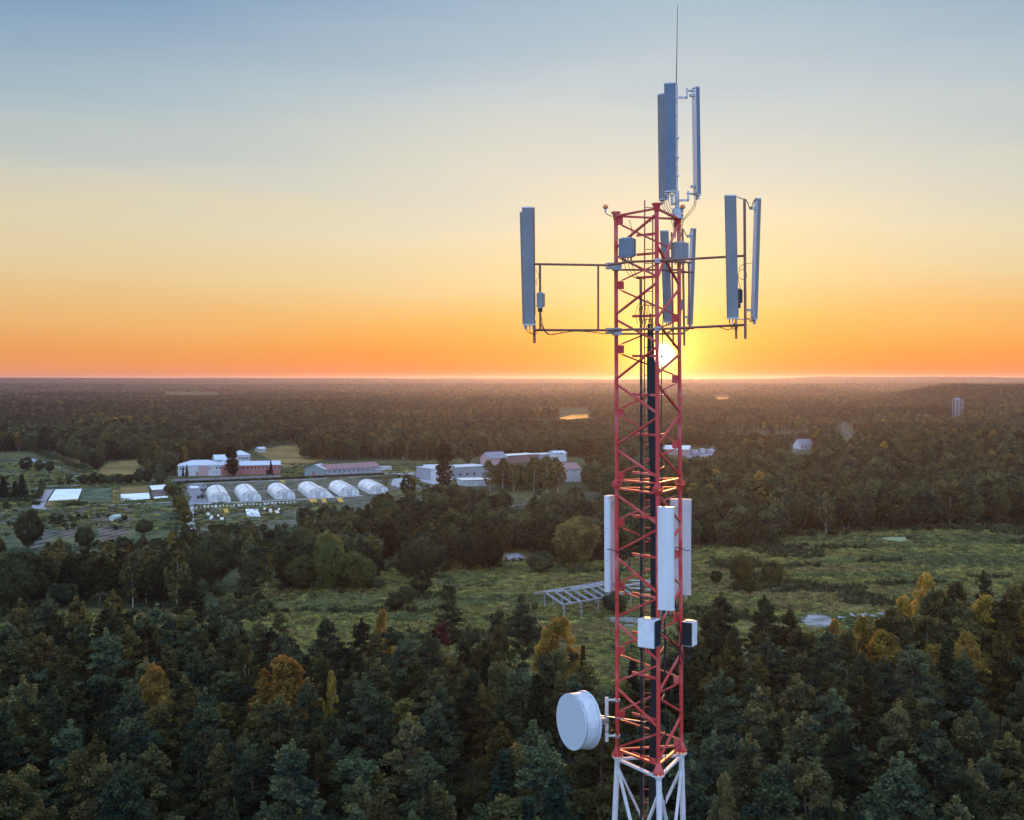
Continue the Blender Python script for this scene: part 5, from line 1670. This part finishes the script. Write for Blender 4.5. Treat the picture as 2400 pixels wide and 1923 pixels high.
def keep_seen(x, y, h, wd):
    ok = np.ones(len(x), bool)
    z = height(x, y)
    px, pb = proj(x, y, z); _, pt = proj(x, y, z + h)
    hw = wd * .42 * F / y
    for x0, x1, a, b, d in SEEN:
        ok &= ~((px + hw > x0) & (px - hw < x1) & (pt < b) & (pb > a) & (y < d))
    return ok


for k_, px_, top_, base_, w_, lab_, h_ in SP:
    if base_ is not None and base_ > 1240 and w_ > 40:
        SEEN.append((px_ - w_ * .40, px_ + w_ * .40, top_, base_ - 8, G(px_, base_).y - 1))
rng = np.random.default_rng(5)
STUFF = {'near': [], 'mid': [], 'far': []}

# near wood: individuals
x, y = scatter(89, 216, 5.6, .42, rng, 260)
b = x / y * F + CX
edge = np.interp(b, NEAR_EDGE[:, 0], NEAR_EDGE[:, 1])
ok = y < edge + rng.uniform(-4, 4, len(x))
gap = vnoise(x / 13, y / 13, 9)
ok &= ~((gap > .83) & (y > 100))
ok &= ~((b > 1755) & (b < 1786) & (y > 158))
ok &= ~((b > 1395) & (b < 1440) & (y > 165))
ux = np.array([(u[0], u[1]) for u in USED])
ur = np.array([u[2] for u in USED])
dd = np.sqrt((x[:, None] - ux[None, :, 0]) ** 2 + (y[:, None] - ux[None, :, 1]) ** 2)
ok &= (dd > np.minimum(ur, 4)[None, :] + 1.3).all(1)
# nothing may stand before the golden trees and the golden crowns named above
for k_, px_, top_, base_, w_, lab_, h_ in SP:
    if base_ is None and k_ in ('gold', 'rust', 'birch'):
        dsp = (H - h_) * F / (top_ - HZ)
        bad = (np.abs(b - px_) < w_ * .55) & (y < dsp) & (y > dsp - 9)
        ok &= ~bad
x, y, b = x[ok], y[ok], b[ok]
o = np.argsort(y); x, y, b = x[o], y[o], b[o]
species = vnoise(x / 16, y / 16, 31) * .6 + rng.random(len(x)) * .4
mast = np.hypot(x - 3, y - 23.75) < 4
counts = {}
WHERE = lambda bb, yy: ('left' if bb < 480 else 'middle left' if bb < 1000 else 'centre' if bb < 1640 else 'right' if bb < 2050 else 'far right')
ROW = lambda yy: ('front rows' if yy < 118 else 'middle rows' if yy < 150 else 'back rows')
for i in range(len(x)):
    s = species[i]
    kind = 'pine' if s < .66 else 'tall' if s < .73 else 'spruce' if s < .79 else 'birch' if s < .93 else 'tall'
    if b[i] > 1880 and y[i] > 150 and rng.random() < .45: kind = 'birch'
    if kind == 'pine' and rng.random() < .12:
        kind = 'tall'
    if kind == 'birch' and rng.random() < (.30 if b[i] > 1850 and y[i] > 150 else .07):
        kind = 'gold'
    h = rng.uniform(13.6, 19.0) if kind in ('pine', 'spruce') else rng.uniform(12.8, 16.8)
    if b[i] < 560 and y[i] > 172: h = max(h, 15.5)
    if 560 < b[i] < 1440 and y[i] > 158: h = min(h, 14.6 + 2 * rng.random())
    if b[i] > 2050 and y[i] > 170: h += 1
    if 1600 < b[i] < 1900 and y[i] > 150: h -= 1.5
    if b[i] < -120 or b[i] > 2520 or counts.get(kind, 0) >= (296 if kind == 'pine' else 150):
        STUFF['near'].append((x[i], y[i], kind, h, rng.uniform(.85, 1.3)))
        continue
    counts[kind] = counts.get(kind, 0) + 1
    look = {'pine': 'dark green pine', 'tall': 'leafy dark olive alder', 'spruce': 'narrow dark spruce', 'birch': 'light olive birch', 'gold': 'yellowing birch'}[kind]
    lab = '%s in the %s of the near wood, %s' % (look, ROW(y[i]), {'left': 'at the left', 'middle left': 'left of centre', 'centre': 'around the mast', 'right': 'right of the mast', 'far right': 'at the far right'}[WHERE(b[i], y[i])])
    t = rng.uniform(.75, 1.25)
    warm = rng.random()
    tint = (t * 1.35, t * 1.05, t * .75) if warm > .85 else ((t * 1.18, t, t * .88) if warm > .5 else (t * .85, t * .97, t * 1.05))
    if kind in ('gold', 'birch'):
        tint = (t, t, t)
    tree(kind, x[i], y[i], h, rng.uniform(1.1, 1.6), lab, lab.replace('dark green ', '').replace('leafy dark olive ', '').replace('narrow dark ', '').replace('light olive ', '') , tint, 0)

# belt beyond the meadow and everything behind it
xa, ya = scatter(248, 430, 8.0, .45, rng, 300)
x, y = scatter(430, 905, 6.9, .45, rng, 300)
x, y = np.concatenate([xa, x]), np.concatenate([ya, y])
px, pb = proj(x, y, height(x, y))
ok = pb < np.interp(px, TLINE[:, 0], TLINE[:, 1])
ok &= ~inpoly(px, pb, CLEAR)
for c_ in CLEAR2:
    ok &= ~inpoly(px, pb, c_)
x, y, px, pb = x[ok], y[ok], px[ok], pb[ok]
n1 = vnoise(x / 45, y / 45, 77); n2 = vnoise(x / 90, y / 90, 78)
h = 8.5 + 6.5 * n1 + rng.uniform(-1.5, 2.2, len(x))
h = np.where(px > 1450, h + 1.6, h)
h = np.where((px < 1250) & (pb > 1180), h * .82, h)
h = np.where((px < 620) & (y < 288), 11.5 + 3 * n1 + rng.uniform(-1, 1.5, len(x)), h)
h = np.where((px < 560) & (y > 310) & (y < 400), np.minimum(h, 7.0 - (y - 310) * .03), h)
h = np.where((px > 520) & (px < 1000) & (pb > 1195) & (pb < 1250), h * .9, h)
ok = keep_seen(x, y, h, 5)
ux = np.array([(u[0], u[1]) for u in USED]); ur = np.array([u[2] for u in USED])
dd = np.sqrt((x[:, None] - ux[None, :, 0]) ** 2 + (y[:, None] - ux[None, :, 1]) ** 2)
ok &= (dd > ur[None, :] * 1.05 + 1.5).all(1)
ok &= ~((n2 > .86) & (y > 430))
x, y, px, pb, h, n1, n2 = [q[ok] for q in (x, y, px, pb, h, n1, n2)]
o = np.argsort(y); x, y, px, pb, h, n1, n2 = [q[o] for q in (x, y, px, pb, h, n1, n2)]
left_round = 205
left_tall = 150 
for i in range(len(x)):
    s = n2[i] * .5 + rng.random() * .5
    kind = 'round' if s < .54 else 'tall' if s < .68 else 'birch' if s < .84 else 'pine' if s < .93 else 'spruce'
    if px[i] < 1250 and y[i] < 420 and kind in ('pine', 'spruce'): kind = 'round'
    if kind == 'birch' and rng.random() < .13: kind = 'gold'
    w = rng.uniform(.9, 1.3) * ((.9 if y[i] < 430 else .78) if kind == 'round' else 1.25)
    if y[i] < 560 and -60 < px[i] < 2460 and kind in ('round', 'tall') and (left_round if kind == 'round' else left_tall) > 0:
        if kind == 'round': left_round -= 1
        else: left_tall -= 1
        side = 'left of the mast' if px[i] < 1440 else 'right of the mast'
        row = 'along the meadow' if pb[i] > np.interp(px[i], TLINE[:, 0], TLINE[:, 1]) - 22 else 'deeper in the belt behind the meadow'
        lab = '%s %s, %s' % ('rounded dark green tree' if kind == 'round' else 'upright dark olive tree', row, side)
        t = rng.uniform(.75, 1.25)
        tree(kind, x[i], y[i], h[i], w, lab, lab, (t, t, t), 1 if y[i] > 330 else 0)
    else:
        STUFF['mid'].append((x[i], y[i], kind, h[i], w))

# low bushes along edges
x, y = scatter(150, 620, 4.2, .5, rng, 200)
px, pb = proj(x, y, 0 * x)
tl = np.interp(px, TLINE[:, 0], TLINE[:, 1])
ed = (np.abs(pb - tl) < 6) | ((pb < tl) & ~inpoly(px, pb, CLEAR) & (y < 480) & (rng.random(len(x)) < .35))
inn = inpoly(px, pb, CLEAR) & ~((px > 95) & (px < 400) & (pb > 1134) & (pb < 1192)) & ~((px > 440) & (px < 980) & (pb > 1124) & (pb < 1184)) & (vnoise(x / 9, y / 9, 55) > .66)
ed |= inn
hh = rng.uniform(1.0, 3.2, len(x))
ok = ed & keep_seen(x, y, hh, 3) & (vnoise(x / 20, y / 20, 56) > .35)
BUSH = [(x[i], y[i], 'round', hh[i] * (.7 if inn[i] else 1), rng.uniform(.9, 1.5)) for i in np.nonzero(ok)[0]]

x, y = scatter(905, 1800, 9.5, .45, rng, 260)
n1 = vnoise(x / 130, y / 110, 7); n2 = vnoise(x / 260, y / 150, 8)
px, pb = proj(x, y, height(x, y))
h = 7.5 + 10 * n1 + rng.uniform(-1.5, 2, len(x))
ok = (n2 < .76) & keep_seen(x, y, h, 6)
for c_ in CLEAR2:
    ok &= ~inpoly(px, pb, c_)
ok &= ~inpoly(px, pb, CLEAR)
for i in np.nonzero(ok)[0]:
    s = (vnoise(x[i] / 130, y[i] / 110, 91)) * .78 + rng.random() * .22
    k_ = 'round' if s < .30 else 'tall' if s < .55 else 'pine' if s < .66 else 'birch' if s < .84 else 'spruce'
    if k_ == 'birch' and rng.random() < .05: k_ = 'gold'
    STUFF['far'].append((x[i], y[i], k_, h[i], (1.0 if k_ == 'round' else 1.75)))
x, y = scatter(1800, 3700, 14, .45, rng, 220)
n1 = vnoise(x / 260, y / 160, 17); n2 = vnoise(x / 420, y / 230, 18)
px, pb = proj(x, y, height(x, y))
h = 7.5 + 11 * n1 + rng.uniform(-1.5, 2, len(x))
ok = (n2 < .76) & keep_seen(x, y, h, 10)
for c_ in CLEAR2:
    ok &= ~inpoly(px, pb, c_)
for i in np.nonzero(ok)[0]:
    s = (vnoise(x[i] / 130, y[i] / 110, 91)) * .78 + rng.random() * .22
    k_ = 'round' if s < .36 else 'tall' if s < .58 else 'pine' if s < .72 else 'birch' if s < .86 else 'spruce'
    STUFF['far'].append((x[i], y[i], k_, h[i], (1.5 if k_ == 'round' else 2.6)))


def source_collection(name, meshes):
    """meshes that only the scatter objects draw; not linked to the scene"""
    c = bpy.data.collections.new(name)
    for i, me in enumerate(meshes):
        o = bpy.data.objects.new('%s_%03d' % (name, i), me)
        c.objects.link(o)
    return c


def scatter_object(name, coll, data, label=None):
    """data rows: x, y, z, index, scale xy, scale z"""
    d = np.array(data, float)
    me = bpy.data.meshes.new(name)
    me.vertices.add(len(d)); me.vertices.foreach_set('co', d[:, :3].ravel())
    for nm, ty, vals in (('idx', 'INT', d[:, 3].astype(np.int32)), ('turn', 'FLOAT', rng.uniform(0, 6.28, len(d)))):
        a = me.attributes.new(nm, ty, 'POINT'); a.data.foreach_set('value', vals)
    a = me.attributes.new('size', 'FLOAT_VECTOR', 'POINT')
    a.data.foreach_set('vector', np.stack([d[:, 4], d[:, 4], d[:, 5]], 1).ravel())
    o = bpy.data.objects.new(name, me)
    COL.objects.link(o)
    g = bpy.data.node_groups.new(name, 'GeometryNodeTree')
    g.interface.new_socket('Geometry', in_out='INPUT', socket_type='NodeSocketGeometry')
    g.interface.new_socket('Geometry', in_out='OUTPUT', socket_type='NodeSocketGeometry')
    N, L = g.nodes, g.links
    gi, go = N.new('NodeGroupInput'), N.new('NodeGroupOutput')
    mp = N.new('GeometryNodeMeshToPoints')
    ip = N.new('GeometryNodeInstanceOnPoints')
    ci = N.new('GeometryNodeCollectionInfo')
    ci.inputs['Collection'].default_value = coll
    ci.inputs['Separate Children'].default_value = True
    ci.inputs['Reset Children'].default_value = True

    def attr(nm, ty):
        n = N.new('GeometryNodeInputNamedAttribute'); n.data_type = ty; n.inputs['Name'].default_value = nm
        return n.outputs[0]
    cx = N.new('ShaderNodeCombineXYZ')
    L.new(gi.outputs[0], mp.inputs[0]); L.new(mp.outputs[0], ip.inputs['Points'])
    L.new(ci.outputs[0], ip.inputs['Instance'])
    ip.inputs['Pick Instance'].default_value = True
    L.new(attr('idx', 'INT'), ip.inputs['Instance Index'])
    L.new(attr('turn', 'FLOAT'), cx.inputs[2]); L.new(cx.outputs[0], ip.inputs['Rotation'])
    L.new(attr('size', 'FLOAT_VECTOR'), ip.inputs['Scale'])
    L.new(ip.outputs[0], go.inputs[0])
    m = o.modifiers.new('scatter', 'NODES'); m.node_group = g
    tag(o, label, 'forest' if 'forest' in name else 'vegetation', kind='stuff')
    return o


def scatter_trees(name, rows, lod, label, vars_=4):
    meshes, index = [], {}
    for k_ in sorted({r[2] for r in rows}):
        for v in range(min(vars_, NVAR[k_])):
            me, h0 = tree_mesh(k_, v, lod)
            index[(k_, v)] = (len(meshes), h0)
            meshes.append(me)
    c = source_collection(name + '_source', meshes)
    data = []
    for (x_, y_, k_, h_, w_) in rows:
        v = int(rng.integers(0, min(vars_, NVAR[k_])))
        i_, h0 = index[(k_, v)]
        data.append((x_, y_, float(height(x_, y_)), i_, h_ / h0 * w_, h_ / h0))
    return scatter_object(name, c, data, label)


if STUFF['near']:
    scatter_trees('forest', STUFF['near'], 1, 'remaining trees of the near wood, beyond and behind the nearest ones')
scatter_trees('forest', STUFF['mid'], 1, 'dense mixed wood behind the tree belt, around the greenhouses')
scatter_trees('forest', STUFF['far'], 2, 'wide dark forest that stretches toward the hazy hills')
scatter_trees('undergrowth', BUSH, 2, 'low bushes at the foot of the trees and in the gardens')

# distant canopy: patches of small crowns
patches = []
for v in range(5):
    r5 = np.random.default_rng(100 + v)
    n = 34
    cc = np.stack([r5.uniform(-32, 32, n), r5.uniform(-32, 32, n), r5.uniform(5, 11, n)], 1)
    rr_ = np.stack([r5.uniform(3, 5, n)] * 2 + [r5.uniform(3, 5, n)], 1)
    patches.append(leaf_mesh('canopy_patch', [cloud(cc, rr_, 9, 6.5, r5)], 'broad' if v % 2 else 'pine'))
x, y = scatter(3650, 12000, 52, .4, rng, 160)
px, pb = proj(x, y, height(x, y))
n2 = vnoise(x / 700, y / 420, 44)
ok = (n2 < .84)
for c_ in CLEAR2:
    ok &= ~inpoly(px, pb, c_)
ok &= keep_seen(x, y, x * 0 + 12, 60)
data = []
zz = height(x, y)
for i in np.nonzero(ok)[0]:
    data.append((x[i], y[i], zz[i], int(rng.integers(0, 5)), 1.0, rng.uniform(.7, 1.1)))
scatter_object('forest', source_collection('canopy_source', patches), data, 'farthest forest canopy on the hills below the skyline')

# meadow grass tussocks
tufts = []
for v in range(8):
    r5 = np.random.default_rng(200 + v)
    n = 9
    cc = np.stack([r5.uniform(-.8, .8, n), r5.uniform(-.8, .8, n), r5.uniform(.1, .35, n)], 1)
    rr_ = np.stack([r5.uniform(.3, .6, n)] * 2 + [r5.uniform(.15, .35, n)], 1)
    tufts.append(leaf_mesh('tussock', [cloud(cc, rr_, 9, .32, r5)], ('tuft', 'tuft', 'tuft_green', 'tuft_green', 'tuft_straw', 'tuft_straw', 'broad', 'willow_green')[v] if v < 7 else 'tuft_green'))
x, y = scatter(150, 425, 1.55, .5, rng, 60)
px, pb = proj(x, y, 0 * x)
ok = (pb > np.interp(px, TLINE[:, 0], TLINE[:, 1]) - np.where((px > 520) & (px < 1320), 42, 8)) & (y > np.interp(px, NEAR_EDGE[:, 0], NEAR_EDGE[:, 1]) - 25)
dn = vnoise(x / 14, y / 5, 61) * .6 + vnoise(x / 4, y / 2.5, 62) * .4
ok &= dn > .22
for bad in (((1884, 1952), (1442, 1472)), ((1418, 1522), (1448, 1460)), ((2066, 2132), (1259, 1270)), ((1184, 1228), (1303, 1316))):
    ok &= ~((px > bad[0][0]) & (px < bad[0][1]) & (pb > bad[1][0]) & (pb < bad[1][1]))
d1 = vnoise(x / 22, y / 9, 63)
ii = np.nonzero(ok)[0]
d2 = vnoise(x / 40 + y / 90, y / 11, 64) * .6 + vnoise(x / 12, y / 4, 65) * .4 + .18 * sstep(1500, 900, px) * 0 - .10 * sstep(1700, 2200, px)
data = []
for i in ii:
    r1 = rng.random()
    if d1[i] > .70 and r1 < .6:
        k_, hz_ = 6, 2.4
    else:
        q_ = d2[i] + (r1 - .5) * .28
        k_ = (2 + int(rng.integers(0, 2))) if q_ < .38 else int(rng.integers(0, 2)) if q_ < .62 else 4 + int(rng.integers(0, 2))
        hz_ = 1.2 if k_ in (2, 3) else .9
    data.append((x[i], y[i], 0.0, k_, rng.uniform(.7, 1.5), rng.uniform(.5, 1.2) * hz_))
scatter_object('grass', source_collection('tussock_source', tufts), data, 'tall uneven grass and sedge tussocks of the meadow')


# rough grass round the nursery
x, y = scatter(405, 720, 3.0, .5, rng, 60)
px, pb = proj(x, y, 0 * x)
ok = inpoly(px, pb, CLEAR) | inpoly(px, pb, [(-300, 1330), (-300, 1070), (80, 1070), (80, 1330)])
for x0_, x1_, y0_, y1_ in ((108, 198, 1144, 1175), (280, 396, 1136, 1170), (484, 870, 1122, 1180), (95, 125, 1145, 1196), (436, 505, 1130, 1184), (440, 452, 1180, 1246), (415, 660, 1085, 1120), (714, 895, 1090, 1120), (985, 1060, 1098, 1146),
                           (1085, 1152, 1125, 1145), (1144, 1330, 1060, 1095), (1320, 1366, 1105, 1134), (186, 264, 1144, 1178)):
    ok &= ~((px > x0_) & (px < x1_) & (pb > y0_) & (pb < y1_))
ok &= vnoise(x / 9, y / 9, 71) + .3 * rng.random(len(x)) > .48
data = [(x[i], y[i], 0.0, int(rng.choice((0, 1, 2, 3, 3, 6))), rng.uniform(1.0, 2.2), rng.uniform(.5, 1.3)) for i in np.nonzero(ok)[0]]
scatter_object('grass', bpy.data.collections['tussock_source'], data, 'rough weedy grass on the plots round the greenhouses')


# hedges: one mesh each
def hedge(pts, w, h, label, m='broad', per=9):
    p = [G(a, b) for a, b in pts]
    C = []
    for a, b in zip(p, p[1:]):
        n = max(2, int((b - a).length / (w * .35)))
        for i in range(n):
            C.append(a.lerp(b, i / n))
    r5 = np.random.default_rng(len(C))
    base = p[0]
    cc = np.array([(c.x - base.x + r5.uniform(-.2, .2) * w, c.y - base.y + r5.uniform(-.2, .2) * w, h * r5.uniform(.3, .72)) for c in C for _ in range(3)])
    rr_ = np.stack([r5.uniform(.35, .6, len(cc)) * w] * 2 + [r5.uniform(.25, .42, len(cc)) * h], 1)
    me = leaf_mesh('hedge', [cloud(cc, rr_, per * 3, .5, r5)], m)
    o = bpy.data.objects.new('hedge', me); COL.objects.link(o); o.location = base
    tag(o, label, 'hedge')


hedge([(72, 1060), (110, 1075), (150, 1089), (200, 1107)], 7, 5.0, 'long thick hedge slanting beside the curving tarmac road')
hedge([(65, 1174), (88, 1172), (96, 1158), (100, 1138)], 2.6, 3.0, 'dark clipped hedge bending round the dusty path at far left')
hedge([(146, 1190), (205, 1184)], 1.6, 2.2, 'low dark hedge along the farm road below the crop cover')
hedge([(-10, 1178), (62, 1176)], 2.0, 2.2, 'low hedge in front of the conifers at the left edge')
hedge([(412, 1134), (660, 1124), (900, 1113)], 1.5, 1.3, 'long low hedge behind the polytunnels')
hedge([(845, 1120), (900, 1124), (960, 1134), (990, 1150)], 9, 2.6, 'wide scrubby mound of bushes right of the polytunnels')
hedge([(660, 1190), (720, 1188), (800, 1186)], 6, 2.4, 'scrub below the orange flower beds')

# ------------------------------------------------------------------ air
def haze():
    x0, x1, y0, y1, z0, z1 = -14000, 14000, -900, 12650, -1.2, 83
    mb = MB().box(((x0 + x1) / 2, (y0 + y1) / 2, (z0 + z1) / 2), x1 - x0, y1 - y0, z1 - z0)
    m = bpy.data.materials.new('haze')
    m.use_nodes = True
    N, L = m.node_tree.nodes, m.node_tree.links
    N.remove(N['Principled BSDF'])
    v = N.new('ShaderNodeVolumePrincipled')
    v.inputs['Color'].default_value = (0.52, 0.60, 1.0, 1)
    v.inputs['Density'].default_value = 0.000042
    v.inputs['Anisotropy'].default_value = 0.68
    L.new(v.outputs[0], N['Material Output'].inputs['Volume'])
    tag(mb.build('haze', m), kind='stuff')


haze()
